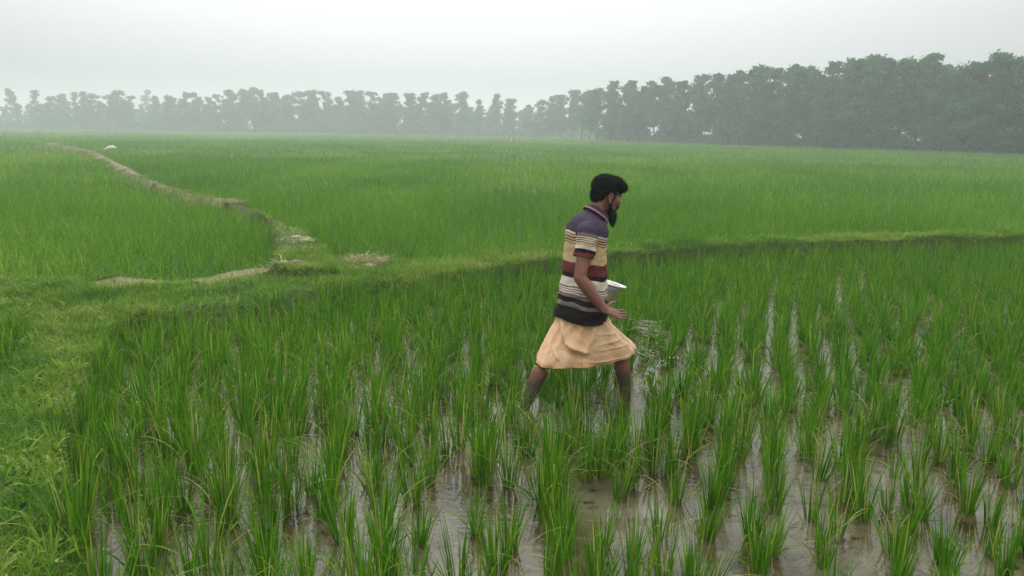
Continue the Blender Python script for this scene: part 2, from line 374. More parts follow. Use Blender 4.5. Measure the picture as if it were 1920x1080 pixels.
# ------------------------------------------------------------------ dense paddies beyond the bund
def band(y0, y1, dens, wmul, S, seed):
    A = []
    n = int(dens * (y1 * y1 - y0 * y0) * 0.94)
    yy = np.sqrt(rng.uniform(y0 * y0, y1 * y1, n)); xx = rng.uniform(-1.0, 0.88, n) * (yy + 2)
    # gather into hills
    cell = 0.20 * max(1, wmul * 0.6)
    kx = np.round(xx / cell); ky = np.round(yy / cell)
    jx = (hash2(kx, ky, seed) - 0.5) * 0.12; jy = (hash2(kx, ky, seed + 1) - 0.5) * 0.12
    hx = kx * cell + jx; hy = ky * cell + jy
    pull = 0.66 if wmul < 2.5 else 0.3
    xx = xx * (1 - pull) + hx * pull; yy = yy * (1 - pull) + hy * pull
    keep = np.ones(n, bool)
    for pts, ws, top in BUNDS:
        q, dd = poly_dist(xx, yy, pts, ws); keep &= (q + 0.3 * (fbm(xx, yy, 0.6, 3) - 0.5)) > 1.02
    my = np.interp(xx, MAIN[:, 0], MAIN[:, 1]); nxs = np.interp(yy, NEAR[::-1, 1], NEAR[::-1, 0])
    keep &= (yy > my) | ((xx < nxs) & (yy < my))
    return xx[keep], yy[keep]
def field_blades(xx, yy, wmul, S, hm=0.36):
    n = len(xx); az = rng.uniform(0, 6.283, n)
    p1 = fbm(xx, yy, 7.0, 21); p2 = fbm(xx, yy * 0.35, 3.0, 22)
    left = xx < np.interp(yy, PATH[:, 1], PATH[:, 0])
    hgt = hm * (0.86 + 0.3 * p1)
    ar = rng.random(n) < 0.36
    ln = hgt * rng.uniform(0.7, 1.2, n)
    tilt = R(2) + R(26) * rng.random(n) + np.where(ar, R(10), 0)
    bend = np.where(ar, R(50) + R(75) * rng.random(n), R(5) + R(35) * rng.random(n) ** 2)
    tint = np.clip(rng.normal(0.40, 0.22, n) + 0.5 * (p1 - 0.5) + 0.6 * (p2 - 0.5) + np.where(ar, 0.20, 0) + np.where(left & (yy > 16), 0.13, 0), 0, 0.98)
    wd = rng.uniform(0.007, 0.011, n) * wmul
    return blades(np.stack([xx, yy, np.full(n, -0.02)], 1), az, ln, tilt, bend, wd, S, tint, 0, rng.normal(0, 0.7, n))
parts = []
for y0, y1, dens, wmul, S in [(5.0, 20, 440, 1.25, 4), (20, 42, 130, 2.0, 3), (42, 105, 24, 3.4, 2), (105, 300, 3.6, 8.0, 2)]:
    xx, yy = band(y0, y1, dens, wmul, S, 7)
    parts.append(field_blades(xx, yy, wmul, S))
q = merge(parts)
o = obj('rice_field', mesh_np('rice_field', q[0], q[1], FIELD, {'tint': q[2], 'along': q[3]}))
tag(o, 'dense bright green rice filling the fields beyond the grassy bund', 'rice field', kind='stuff')

# ------------------------------------------------------------------ turf on the bunds
def turf(pts, ws, dens, hmul, seed, lo=0.0, shift=0.0):
    lo_ = np.maximum(pts.min(0) - 1.3, [-11, 1.3]); hi_ = np.minimum(pts.max(0) + 1.3, [13, 40])
    n = int(dens * (hi_[0] - lo_[0]) * (hi_[1] - lo_[1])); p = lo_ + (hi_ - lo_) * rng.random((n, 2))
    p = p[np.abs(p[:, 0]) < 0.80 * p[:, 1] + 1.5]
    q_, _ = poly_dist(p[:, 0], p[:, 1], pts, ws); p = p[q_ < 1.25]; n = len(p)
    hz, bk = height(p[:, 0], p[:, 1])
    thin = fbm(p[:, 0], p[:, 1], 0.5, seed)
    qp, _ = poly_dist(p[:, 0], p[:, 1], PATH, PATH_W)
    keep = (bk > 0.10) & (rng.random(n) < np.clip((thin - 0.22) * 4 + lo, 0.12, 1))
    for px, py, r in [(235, 530, 0.30), (290, 528, 0.22), (345, 525, 0.27), (430, 520, 0.25), (490, 513, 0.2), (560, 463, 0.22), (690, 494, 0.27), (540, 513, 0.16)]:
        g = G(px, py, 0.17); keep &= (np.hypot(p[:, 0] - g[0], p[:, 1] - g[1]) > r) | (rng.random(n) < 0.10)
    p, hz, thin = p[keep], hz[keep], thin[keep]; n = len(p)
    leafy = rng.random(n) < 0.45
    patch = fbm(p[:, 0], p[:, 1], 0.45, seed + 5)
    tint = np.clip(0.40 + shift + 1.25 * (patch - 0.45) + rng.normal(0, 0.17, n) + 0.5 * (0.45 - thin), 0, 1)
    out_ = []
    weed = rng.random(n) < 0.035
    for sel, pr in ((leafy & ~weed, 1), (~leafy & ~weed, 0), (weed, 2)):
        k = int(sel.sum()); base = np.stack([p[sel, 0], p[sel, 1], hz[sel] - 0.008], 1)
        if pr == 2: ln = rng.uniform(0.05, 0.13, k) * hmul; wd = rng.uniform(0.012, 0.026, k); tilt = R(20) + R(45) * rng.random(k); bend = R(20) + R(60) * rng.random(k); tint[sel] = np.clip(tint[sel] + 0.18, 0, 0.9)
        elif pr: ln = rng.uniform(0.02, 0.055, k) * hmul; wd = rng.uniform(0.008, 0.017, k); tilt = R(25) + R(50) * rng.random(k); bend = R(40) * rng.random(k)
        else: ln = rng.uniform(0.03, 0.11, k) * hmul * (0.4 + 1.4 * thin[sel]); wd = rng.uniform(0.0035, 0.006, k); tilt = R(10) + R(45) * rng.random(k); bend = R(80) * rng.random(k)
        out_.append(blades(base, rng.uniform(0, 6.283, k), ln, tilt, bend, wd, 3, tint[sel], pr, rng.normal(0, 0.5, k)))
    return merge(out_)
q = merge([turf(MAIN[:8], MAIN_W[:8], 3600, 1.0, 51, 0.6, 0.10), turf(MAIN[7:], MAIN_W[7:], 6000, 1.05, 54, 0.9, 0.06), turf(NEAR, NEAR_W, 7500, 1.0, 52, 0.3), turf(PATH, PATH_W, 1300, 0.9, 53, 0.1)])
o = obj('turf_grass', mesh_np('turf_grass', q[0], q[1], TURF, {'tint': q[2], 'along': q[3]}))
tag(o, 'short grass and weeds growing on the earth bunds', 'grass', kind='stuff')

# ------------------------------------------------------------------ trees
m, t, o = new_mat('tree_bark'); b = principled(t, o, 0.9, 0.2)
n1 = noise(t, 6, 5); cr = ramp(t, [(0.3, (0.05, 0.04, 0.03)), (0.7, (0.13, 0.11, 0.09))]); t.links.new(n1.outputs['Fac'], cr.inputs[0]); t.links.new(cr.outputs[0], b.inputs['Base Color'])
BARK = m
def tube_np(pts, rad, n=8):
    pts = np.asarray(pts, float); k = len(pts); V = []
    for i in range(k):
        d = pts[min(i + 1, k - 1)] - pts[max(i - 1, 0)]; d = d / np.linalg.norm(d)
        a = np.cross(d, [0.31, 0.95, 0.1] if abs(d[1]) < 0.9 else [1, 0, 0]); a /= np.linalg.norm(a); b_ = np.cross(d, a)
        th = np.arange(n) / n * 2 * np.pi
        V.append(pts[i] + rad[i] * (np.cos(th)[:, None] * a + np.sin(th)[:, None] * b_))
    V = np.concatenate(V); F = []
    for i in range(k - 1):
        for j in range(n): F.append((i * n + j, i * n + (j + 1) % n, (i + 1) * n + (j + 1) % n, (i + 1) * n + j))
    return V, np.array(F)
def tree_meshes(H=10.0, slim=1.0, lean=0.0, lowcut=0.14):
    tp = [np.array([0, 0, -0.2])]; p = np.zeros(3); cur = rng.normal(0, 0.25, 2)
    for k in range(1, 8):
        f = k / 7; tp.append(np.array([cur[0] * f + rng.normal(0, 0.10) + lean * f ** 3, cur[1] * f + rng.normal(0, 0.1), H * 0.94 * f]))
    tp = np.array(tp); rad = np.linspace(0.17, 0.03, 8)
    Vt, Ft = tube_np(tp, rad); vs, fs = [Vt], [Ft]; off = len(Vt)
    cl = []; wob = rng.uniform(0.8, 1.15, 6); tone = rng.normal(0, 0.10)
    nclump = int(rng.integers(44, 60)) if slim > 0.7 else 20
    for k in range(nclump):
        f = lowcut + (1 - lowcut) * (k + rng.random()) / nclump
        c0 = np.array([np.interp(f, np.linspace(0, 0.94, 8), tp[:, i]) for i in range(3)])
        env = slim * (1.9 * math.sin(math.pi * min(1, 0.22 + 0.70 * f)) ** 0.7 * wob[min(5, int(f * 6))] * (1 - 0.15 * max(0, f - 0.7) / 0.3) + 0.2)
        a = rng.uniform(0, 6.283); r = env * rng.uniform(0.15, 1.0)
        c = c0 + np.array([r * math.cos(a), r * math.sin(a), rng.uniform(-0.3, 0.6)]); c[2] = min(c[2], H * 0.97)
        cr_ = rng.uniform(0.40, 1.05) * (1.12 - 0.42 * f)
        cl.append((c, cr_))
        s0 = c0 - np.array([0, 0, 0.8]); md = (s0 + c) / 2 + np.array([0, 0, -0.1])
        Vb, Fb = tube_np([s0, md, c], [0.05, 0.035, 0.012], 5); vs.append(Vb); fs.append(Fb + off); off += len(Vb)
    trunk = mesh_np('trunk', np.concatenate(vs), np.concatenate(fs), BARK)
    VV, TT = [], []
    for c, r in cl:
        n = int(170 * r * r / 0.5) + 40
        d = rng.normal(size=(n, 3)); d /= np.linalg.norm(d, axis=1)[:, None]
        rr = r * rng.random(n) ** 0.42 * np.where(rng.random(n) < 0.25, rng.uniform(1.05, 1.5, n), 1.0) * (0.75 + 0.5 * noise2(d[:, 0] * 2 + c[0], d[:, 2] * 2 + c[1], 0.8, 4))
        p = c + d * rr[:, None] * np.array([1.05, 1.05, 0.78])
        u = rng.normal(size=(n, 3)); u /= np.linalg.norm(u, axis=1)[:, None]
        v = np.cross(u, rng.normal(size=(n, 3))); v /= np.linalg.norm(v, axis=1)[:, None]
        s = rng.uniform(0.07, 0.18, n)[:, None]
        VV.append(np.stack([p - u * s * 1.2, p + v * s * 0.6, p + u * s * 1.2, p - v * s * 0.6], 1).reshape(-1, 3))
        TT.append(np.repeat(np.clip(rng.normal(0.45, 0.2, n) + rng.normal(0, 0.15) + tone, 0, 1), 4))
    V = np.concatenate(VV); F = np.arange(len(V)).reshape(-1, 4)
    return trunk, mesh_np('crown', V, F, CROWN, {'tint': np.concatenate(TT)}, False)
TREES = [tree_meshes(slim=s_, lowcut=l_) for s_, l_ in ((0.85, 0.16), (1.1, 0.1), (1.3, 0.12), (0.8, 0.3), (1.05, 0.08), (1.4, 0.22), (0.75, 0.15), (1.15, 0.28), (1.25, 0.1), (0.95, 0.2))]
SPARSE = [tree_meshes(slim=0.55, lowcut=0.45, lean=-2.2), tree_meshes(slim=0.6, lowcut=0.3), tree_meshes(slim=0.62, lowcut=0.5, lean=0.8)]
def place_tree(px, topy, Yd, label, group, kind=None, hs=None):
    top = P(px, topy, Yd); bx = top[0]
    tr, cr_ = (TREES[rng.integers(0, 10)] if kind is None else SPARSE[kind])
    H = top[2] if hs is None else hs
    e = thing('tree', label, 'tree', (bx, Yd, 0.0), group); s = H / 9.9; sw = s * rng.uniform(0.88, 1.15)
    e.scale = (sw, sw, s); e.rotation_euler = (0, 0, rng.uniform(0, 6.283) if kind is None else 0)
    obj('trunk', tr, e); obj('crown', cr_, e)
ONES = ['first', 'second', 'third', 'fourth', 'fifth', 'sixth', 'seventh', 'eighth', 'ninth', 'tenth', 'eleventh', 'twelfth', 'thirteenth', 'fourteenth', 'fifteenth', 'sixteenth', 'seventeenth', 'eighteenth', 'nineteenth']
def ordinal(k):
    if k < 20: return ONES[k - 1]
    tens = {2: 'twent', 3: 'thirt', 4: 'fort', 5: 'fift'}[k // 10]
    return tens + 'ieth' if k % 10 == 0 else tens + 'y-' + ONES[k % 10 - 1]
FAR = [(-75, 172), (-45, 178), (-15, 182), (28, 167), (62, 168), (95, 181), (118, 178), (137, 172), (152, 172), (172, 176), (205, 178), (220, 170), (240, 180), (268, 169), (290, 180), (320, 181), (345, 172), (365, 173), (388, 182), (413, 178), (431, 170), (455, 167), (472, 166), (491, 168), (511, 175), (536, 178), (561, 172), (582, 171), (606, 172), (635, 183), (660, 171), (677, 172), (702, 173), (722, 177), (738, 176), (771, 176), (796, 174), (820, 179), (836, 173), (866, 174), (896, 187), (930, 178), (956, 186), (992, 196), (1018, 188), (1036, 181), (1053, 179), (1076, 170), (1094, 174)]
special = {3: 'spindly hazy tree whose bare top droops left, at the left frame edge', 4: 'slim round-topped hazy tree just right of the drooping spindly one', 13: 'faintest tree of the far row, a pale tall top in haze'}
for k, (px, ty) in enumerate(FAR):
    Yd = 252 - 30 * max(px, 0) / 1100 + rng.uniform(-4, 4)
    if px > 980: Yd -= (px - 980) / 114 * 42
    kind = {3: 0, 4: 1, 13: 2, 7: 1}.get(k)
    if k == 13: Yd += 75
    vis = k - 2
    lab = special.get(k) or ('tree of the far hazy row standing outside the left frame edge' if vis < 1 else 'hazy grey-green tree, ' + ordinal(vis) + ' from the left in the far row')
    place_tree(px, ty, Yd, lab, 'trees of the far hazy row', kind)
NEARROW = [(1122, 166), (1150, 153), (1180, 152), (1206, 161), (1231, 155), (1257, 147), (1286, 151), (1318, 140), (1346, 138), (1374, 141), (1396, 134), (1426, 126), (1455, 129), (1486, 122), (1514, 126), (1540, 134), (1562, 117), (1606, 112), (1636, 108), (1668, 109), (1702, 113), (1735, 105), (1756, 120), (1788, 131), (1832, 118), (1852, 115), (1891, 104), (1916, 112), (1968, 104), (2030, 108), (2100, 101), (2180, 95)]
for k, (px, ty) in enumerate(NEARROW):
    f = (px - 1110) / 810
    Yd = 1 / (0.00625 * (1 - f) + 0.01235 * f) + rng.uniform(-1.5, 1.5)
    lab = 'taller darker green tree, ' + ordinal(k + 1) + ' from the left in the nearer row' if px < 1930 else 'tree of the nearer row just past the right frame edge'
    place_tree(px, ty, Yd, lab, 'trees of the nearer right row')
# a second line behind, seen between the front trees
for px in np.arange(-200, 1120, 14.0):
    px = px + rng.uniform(-8, 8); Yd = 268 - 30 * max(px, 0) / 1100 + rng.uniform(-5, 8)
    place_tree(px, 0, Yd, 'hazy tree filling the gaps just behind the far row', 'trees behind the far row', None, rng.uniform(7.0, 9.9))
for px in np.arange(1120, 2150, 34.0):
    px = px + rng.uniform(-9, 9); f = (px - 1110) / 810
    Yd = 1 / (0.00625 * (1 - f) + 0.01235 * f) + rng.uniform(7, 13)
    place_tree(px, 0, Yd, 'green tree filling the gaps just behind the nearer row', 'trees behind the nearer row', None, rng.uniform(8.6, 10.4))
# undergrowth along the foot of both rows
N = 90000
px = rng.uniform(-260, 2260, N); f = (px - 1110) / 810
Yd = np.where(px < 1110, 248 - 30 * np.clip(px, 0, None) / 1100, 1 / (0.00625 * (1 - f) + 0.01235 * np.clip(f, 0, 2))) + rng.normal(1, 2.2, N)
xx = (px - 960) / FPX * Yd * 1.0
hmax = 1.0 + 4.0 * np.clip(fbm(xx, Yd, 3.5, 9) - 0.3, 0, 1) * np.where(px > 1110, 0.8, 1.5)
p = np.stack([xx, Yd, hmax * rng.random(N) ** 0.8 + 0.1], 1)
u = rng.normal(size=(N, 3)); u /= np.linalg.norm(u, axis=1)[:, None]; v = np.cross(u, rng.normal(size=(N, 3))); v /= np.linalg.norm(v, axis=1)[:, None]
s = (rng.uniform(0.11, 0.22, N) * np.where(px < 1110, 1.5, 1.0))[:, None]
V = np.stack([p - u * s, p + v * s * 0.7, p + u * s, p - v * s * 0.7], 1).reshape(-1, 3)
o = obj('undergrowth', mesh_np('undergrowth', V, np.arange(len(V)).reshape(-1, 4), CROWN, {'tint': np.repeat(np.clip(rng.normal(0.55, 0.2, N), 0, 1), 4)}, False))
tag(o, 'low scrub along the foot of the tree rows', 'undergrowth', kind='stuff')

# ------------------------------------------------------------------ the man
ZUP = np.array([0, 0, 1.0])
YAW = R(21)
FW = np.array([math.cos(YAW), math.sin(YAW), 0]); LF = np.array([-math.sin(YAW), math.cos(YAW), 0])
def unit(v): v = np.asarray(v, float); return v / np.linalg.norm(v)
class Shape:
    def __init__(s): s.V = []; s.F = []; s.n = 0
    def add(s, V, F):
        s.V.append(np.asarray(V, float)); s.F += [tuple(int(i) + s.n for i in f) for f in F]; s.n += len(V)
    def limb(s, pts, rad, n=18, side=None, flat=1.0, sub=4):
        """tapered closed tube through pts; flat = second radius ratio, side = direction of the first"""
        pts = np.asarray(pts, float); rad = np.asarray(rad, float)
        k = len(pts); tt = np.linspace(0, k - 1, (k - 1) * sub + 1); P_ = []; R_ = []
        for t_ in tt:
            i = min(int(t_), k - 2); f = t_ - i
            p0 = pts[max(i - 1, 0)]; p1 = pts[i]; p2 = pts[i + 1]; p3 = pts[min(i + 2, k - 1)]
            P_.append(0.5 * (2 * p1 + (p2 - p0) * f + (2 * p0 - 5 * p1 + 4 * p2 - p3) * f * f + (3 * p1 - p0 - 3 * p2 + p3) * f ** 3))
            R_.append(rad[i] * (1 - f) + rad[i + 1] * f)
        P_ = np.array(P_); R_ = np.array(R_)
        # round end caps
        d0 = unit(P_[0] - P_[1]); d1 = unit(P_[-1] - P_[-2])
        pre = [(P_[0] + d0 * R_[0] * flat * math.sin(a), R_[0] * math.cos(a)) for a in (1.45, 1.0, 0.5)]
        post = [(P_[-1] + d1 * R_[-1] * flat * math.sin(a), R_[-1] * math.cos(a)) for a in (0.5, 1.0, 1.45)]
        C = np.array([q[0] for q in pre] + list(P_) + [q[0] for q in post]); Q = np.array([q[1] for q in pre] + list(R_) + [q[1] for q in post])
        V = []; m_ = len(C); th = np.arange(n) / n * 2 * np.pi
        for i in range(m_):
            d = unit(C[min(i + 1, m_ - 1)] - C[max(i - 1, 0)])
            a = np.asarray(side if side is not None else ([0, 0, 1.0] if abs(d[2]) < 0.8 else FW), float); a = unit(a - d * (a @ d)); b_ = np.cross(d, a)
            V.append(C[i] + Q[i] * (np.cos(th)[:, None] * a + flat * np.sin(th)[:, None] * b_))
        V = np.concatenate(V); F = [(i * n + j, i * n + (j + 1) % n, (i + 1) * n + (j + 1) % n, (i + 1) * n + j) for i in range(m_ - 1) for j in range(n)]
        F.append(tuple(range(n))[::-1]); F.append(tuple((m_ - 1) * n + j for j in range(n)))
        s.add(V, F)
    def ball(s, c, r, ax=None, n=20):
        ax = np.eye(3) if ax is None else np.asarray(ax)
        V = []; F = []
        for i in range(1, n // 2):
            a = math.pi * i / (n // 2)
            for j in range(n):
                b_ = 2 * math.pi * j / n
                V.append(np.asarray(c) + ax.T @ (np.asarray(r) * np.array([math.sin(a) * math.cos(b_), math.sin(a) * math.sin(b_), math.cos(a)])))
        m_ = n // 2 - 1
        for i in range(m_ - 1):
            for j in range(n): F.append((i * n + j, (i + 1) * n + j, (i + 1) * n + (j + 1) % n, i * n + (j + 1) % n))
        F.append(tuple(range(n))); F.append(tuple((m_ - 1) * n + j for j in range(n))[::-1])
        s.add(V, F)
    def fused(s, name, voxel, smooth, mat):
        me = bpy.data.meshes.new(name + '_raw'); me.from_pydata(np.concatenate(s.V).tolist(), [], s.F)
        bmx = bmesh.new(); bmx.from_mesh(me); bmesh.ops.recalc_face_normals(bmx, faces=bmx.faces); bmx.to_mesh(me); bmx.free()
        ob = bpy.data.objects.new(name + '_raw', me); COL.objects.link(ob)
        r = ob.modifiers.new('r', 'REMESH'); r.mode = 'VOXEL'; r.voxel_size = voxel
        q = ob.modifiers.new('s', 'SMOOTH'); q.factor = 0.5; q.iterations = smooth
        bpy.context.view_layer.update()
        dg = bpy.context.evaluated_depsgraph_get()
        m2 = bpy.data.meshes.new_from_object(ob.evaluated_get(dg)); m2.name = name
        bpy.data.objects.remove(ob); bpy.data.meshes.remove(me)
        m2.materials.clear(); m2.materials.append(mat)
        m2.polygons.foreach_set('use_smooth', np.full(len(m2.polygons), True))
        return m2
def coords(me):
    a = np.empty(len(me.vertices) * 3, np.float32); me.vertices.foreach_get('co', a); return a.reshape(-1, 3)

# skin
m, t, o = new_mat('brown_skin'); b = principled(t, o, 0.48, 0.35)
stc = t.nodes.new('ShaderNodeTexCoord'); n1 = noise(t, 14, 5, 0.6, stc.outputs['Object'])
cr = ramp(t, [(0.3, (0.180, 0.068, 0.047)), (0.7, (0.285, 0.120, 0.086))]); t.links.new(n1.outputs['Fac'], cr.inputs[0])
sx = t.nodes.new('ShaderNodeSeparateXYZ'); t.links.new(stc.outputs['Object'], sx.inputs[0])
n2 = noise(t, 18, 4, 0.6, stc.outputs['Object'])
ad = t.nodes.new('ShaderNodeMath'); ad.operation = 'MULTIPLY_ADD'; ad.inputs[1].default_value = -0.14; t.links.new(n2.outputs['Fac'], ad.inputs[0]); t.links.new(sx.outputs['Z'], ad.inputs[2])
mr = ramp(t, [(0.10, (1, 1, 1)), (0.17, (0, 0, 0))]); t.links.new(ad.outputs[0], mr.inputs[0])
t.links.new(mixc(t, mr.outputs[0], cr.outputs[0], (0.075, 0.055, 0.035)), b.inputs['Base Color'])
SKIN = m
def plain(name, col, rough=0.8, spec=0.2, nscale=30, amt=0.25, bumpd=0.0):
    m, t, o = new_mat(name); b = principled(t, o, rough, spec)
    tcx = t.nodes.new('ShaderNodeTexCoord'); n = noise(t, nscale, 5, 0.6, tcx.outputs['Object'])
    lo = tuple(c * (1 - amt) for c in col); hi = tuple(min(1, c * (1 + amt)) for c in col)
    r = ramp(t, [(0.3, lo), (0.7, hi)]); t.links.new(n.outputs['Fac'], r.inputs[0]); t.links.new(r.outputs[0], b.inputs['Base Color'])
    if bumpd: bump(t, n.outputs['Fac'], 0.6, bumpd, b)
    return m
HAIR = plain('black_hair', (0.0075, 0.007, 0.0075), 0.8, 0.12, 60, 0.5)

PEL = P(1086, 602, 5.02)
man = thing('person', 'barefoot man in a striped polo shirt and peach sarong scattering grain in the paddy', 'person', (PEL[0], PEL[1], 0))
MO = np.array([PEL[0], PEL[1], 0])       # parts are built around the man's own origin
def M(px, py, Yd): return P(px, py, Yd) - MO
pel = M(1086, 602, 5.02)
hipR, hipL = pel - LF * 0.09, pel + LF * 0.09
kneeL, ankL = M(1170, 652, 5.10), M(1173, 757, 5.06)
kneeR, ankR = M(1030, 670, 4.97), M(983, 765, 4.88)
# shirt / torso rows: photo row, centre column, forward and sideways half-widths, tilt of the ring
ROWS = [(597, 1089, 0.158, 0.190, 0), (583, 1090, 0.157, 0.188, 0), (565, 1091, 0.150, 0.186, 0), (545, 1092, 0.140, 0.181, 0), (520, 1094, 0.127, 0.178, 0), (495, 1095.5, 0.118, 0.178, 0),
        (470, 1096.5, 0.114, 0.181, 2), (450, 1098, 0.113, 0.186, 5), (436, 1100, 0.111, 0.189, 9), (426, 1103, 0.107, 0.182, 15), (418, 1106.5, 0.098, 0.158, 22), (411, 1111, 0.083, 0.118, 30), (406, 1115.5, 0.068, 0.080, 36), (403, 1118, 0.061, 0.067, 38)]
def row_frame(r):
    py, px, df, dl, tau = r
    return M(px, py, 5.0), FW * math.cos(R(tau)) - ZUP * math.sin(R(tau)), df, dl
body = Shape()
# torso inside the shirt
n = 28; V = []; th = np.arange(n) / n * 2 * np.pi
for r in ROWS:
    c, f, df, dl = row_frame(r)
    V.append(c + (np.cos(th)[:, None] * f * (df - 0.016) + np.sin(th)[:, None] * LF * (dl - 0.016)))
V = np.concatenate(V); kk = len(ROWS)
body.add(V, [(i * n + j, i * n + (j + 1) % n, (i + 1) * n + (j + 1) % n, (i + 1) * n + j) for i in range(kk - 1) for j in range(n)] + [tuple(range(n)), tuple((kk - 1) * n + j for j in range(n))])
body.limb([pel + ZUP * 0.06, pel - ZUP * 0.06], [0.135, 0.125], 24, LF, 0.78)
# legs
for hip, kn, an in ((hipL, kneeL, ankL), (hipR, kneeR, ankR)):
    th_ = hip + (kn - hip) * 0.5; sh = kn + (an - kn) * 0.32 - FW * 0.018; s2 = kn + (an - kn) * 0.68
    body.limb([hip, th_, kn + ZUP * 0.01], [0.084, 0.064, 0.050]); body.limb([kn, sh, s2, an], [0.050, 0.053, 0.039, 0.031])
    fd = FW if an is ankL else unit(FW * 0.8 - ZUP * 0.55)
    body.limb([an - fd * 0.035 - ZUP * 0.035, an + fd * 0.05 - ZUP * 0.04, an + fd * 0.13 - ZUP * 0.062, an + fd * 0.165 - ZUP * 0.066], [0.032, 0.034, 0.036, 0.026], 16, LF, 0.7)
    for q_ in range(5):
        bs = an + fd * 0.165 - ZUP * 0.068 + LF * (0.034 - 0.017 * q_) * (1 if an is ankR else -1)
        body.limb([bs, bs + fd * (0.045 - 0.006 * q_)], [0.012 - 0.001 * q_, 0.009 - 0.0008 * q_], 10, None, 1, 2)
# neck and head
PIT = R(15)
HF = FW * math.cos(PIT) - ZUP * math.sin(PIT); HU = FW * math.sin(PIT) + ZUP * math.cos(PIT)
HC = M(1137.5, 365.5, 5.03); AX = np.array([HF, LF, HU])
def Hd(x, y, z): return HC + HF * x + LF * y + HU * z
body.limb([M(1108, 420, 5.0), M(1118, 403, 5.01), Hd(-0.03, 0, -0.07), Hd(-0.02, 0, -0.02)], [0.068, 0.054, 0.052, 0.058], 20, LF, 0.95)
body.ball(Hd(-0.010, 0, 0.026), (0.083, 0.069, 0.074), AX)
body.ball(Hd(0.032, 0, -0.020), (0.054, 0.060, 0.080), AX)
body.ball(Hd(0.030, 0, -0.066), (0.054, 0.052, 0.042), AX)
body.limb([Hd(0.076, -0.045, 0.020), Hd(0.084, -0.02, 0.024), Hd(0.084, 0.02, 0.024), Hd(0.076, 0.045, 0.020)], [0.009, 0.012, 0.012, 0.009], 10)
body.limb([Hd(0.080, 0, 0.014), Hd(0.094, 0, -0.012), Hd(0.106, 0, -0.030)], [0.009, 0.010, 0.0125], 10)
for sgn in (1, -1):
    body.ball(Hd(0.094, 0.012 * sgn, -0.034), (0.012, 0.008, 0.008), AX, 12)
    body.ball(Hd(0.058, 0.042 * sgn, -0.022), (0.024, 0.020, 0.022), AX, 14)
    EA = np.array([unit(HF * 0.86 + LF * 0.5 * sgn), unit(np.cross(HU, HF * 0.86 + LF * 0.5 * sgn)), HU])
    ec = Hd(-0.008, 0.079 * sgn, -0.016)
    body.ball(ec, (0.019, 0.008, 0.031), np.array([unit(HF * 0.9 - LF * 0.45 * sgn), unit(LF * sgn * 0.9 + HF * 0.45), HU]), 16)
    body.limb([ec + HF * 0.016 + HU * 0.010, ec + HU * 0.031 - HF * 0.002 + LF * sgn * 0.006, ec - HF * 0.022 + HU * 0.014 + LF * sgn * 0.012, ec - HF * 0.016 - HU * 0.014 + LF * sgn * 0.010, ec - HU * 0.032 + HF * 0.004], [0.0055, 0.006, 0.006, 0.006, 0.008], 8, None, 1, 3)
body.limb([Hd(0.078, -0.022, -0.060), Hd(0.089, 0, -0.056), Hd(0.078, 0.022, -0.060)], [0.007, 0.010, 0.007], 10)
body.limb([Hd(0.076, -0.018, -0.072), Hd(0.086, 0, -0.073), Hd(0.076, 0.018, -0.072)], [0.007, 0.010, 0.007], 10)
body.ball(Hd(0.066, 0, -0.096), (0.024, 0.028, 0.020), AX, 14)
# arms
shR, elR, wrR = M(1104, 434, 4.86), M(1087, 521, 4.79), M(1133, 580, 4.80)
shL, elL = M(1104, 430, 5.19), M(1108, 528, 5.32)
BC = M(1131, 527, 5.30)                                        # basin rim centre
wrL = BC - FW * 0.10 + LF * 0.02 - ZUP * 0.155
body.limb([shR, shR + (elR - shR) * 0.35, shR + (elR - shR) * 0.7, elR], [0.046, 0.047, 0.042, 0.037]); body.limb([elR, elR + (wrR - elR) * 0.3, elR + (wrR - elR) * 0.65, wrR], [0.038, 0.042, 0.034, 0.026], 16)
body.limb([shL, shL + (elL - shL) * 0.35, shL + (elL - shL) * 0.7, elL], [0.046, 0.047, 0.042, 0.037]); body.limb([elL, elL + (wrL - elL) * 0.3, elL + (wrL - elL) * 0.65, wrL], [0.038, 0.042, 0.034, 0.026], 16)
def hand(wr, D, S, curl, spread, thumb=1):
    D = unit(D); S = unit(S - D * (S @ D)); Nn = np.cross(D, S)      # Nn: back-of-hand / palm axis
    body.limb([wr - D * 0.02, wr + D * 0.03, wr + D * 0.075, wr + D * 0.09], [0.026, 0.034, 0.041, 0.038], 16, S, 0.42)
    for k, (off, ln, rd) in enumerate(((0.030, 0.070, 0.0085), (0.010, 0.079, 0.0088), (-0.010, 0.073, 0.0085), (-0.029, 0.056, 0.0075))):
        d = unit(D + S * off * spread); p = wr + D * 0.088 + S * off; pts = [p - D * 0.015, p]; a = curl * (0.55 + 0.12 * k)
        for q_, fr in enumerate((0.46, 0.31, 0.23)):
            d = unit(d * math.cos(a) + Nn * math.sin(a) * np.sign(curl if curl else 1) ** 0); p = p + d * ln * fr; pts.append(p); a = curl * (0.9 + 0.1 * k)
        body.limb(pts, [rd * 1.08, rd * 1.05, rd, rd * 0.92, rd * 0.78], 10, None, 1, 3)
    p = wr + D * 0.028 + S * 0.032 * thumb; d = unit(D * 0.62 + S * 0.68 * thumb + Nn * 0.35)
    body.limb([p - d * 0.02, p + d * 0.028, p + d * 0.052 + D * 0.006, p + d * 0.066 + D * 0.020], [0.013, 0.0115, 0.010, 0.008], 10, None, 1, 3)
DR = unit(M(1180, 598, 4.88) - wrR)
hand(wrR, DR, unit(np.array([0.05, 0.86, 0.48])), 0.26, 6.0)
hand(wrL, unit(FW * 0.9 + LF * 0.15 + ZUP * 0.05), -LF, -0.30, 4.0, -1)
BODY = body.fused('body', 0.0045, 5, SKIN)
obj('body', BODY, man)
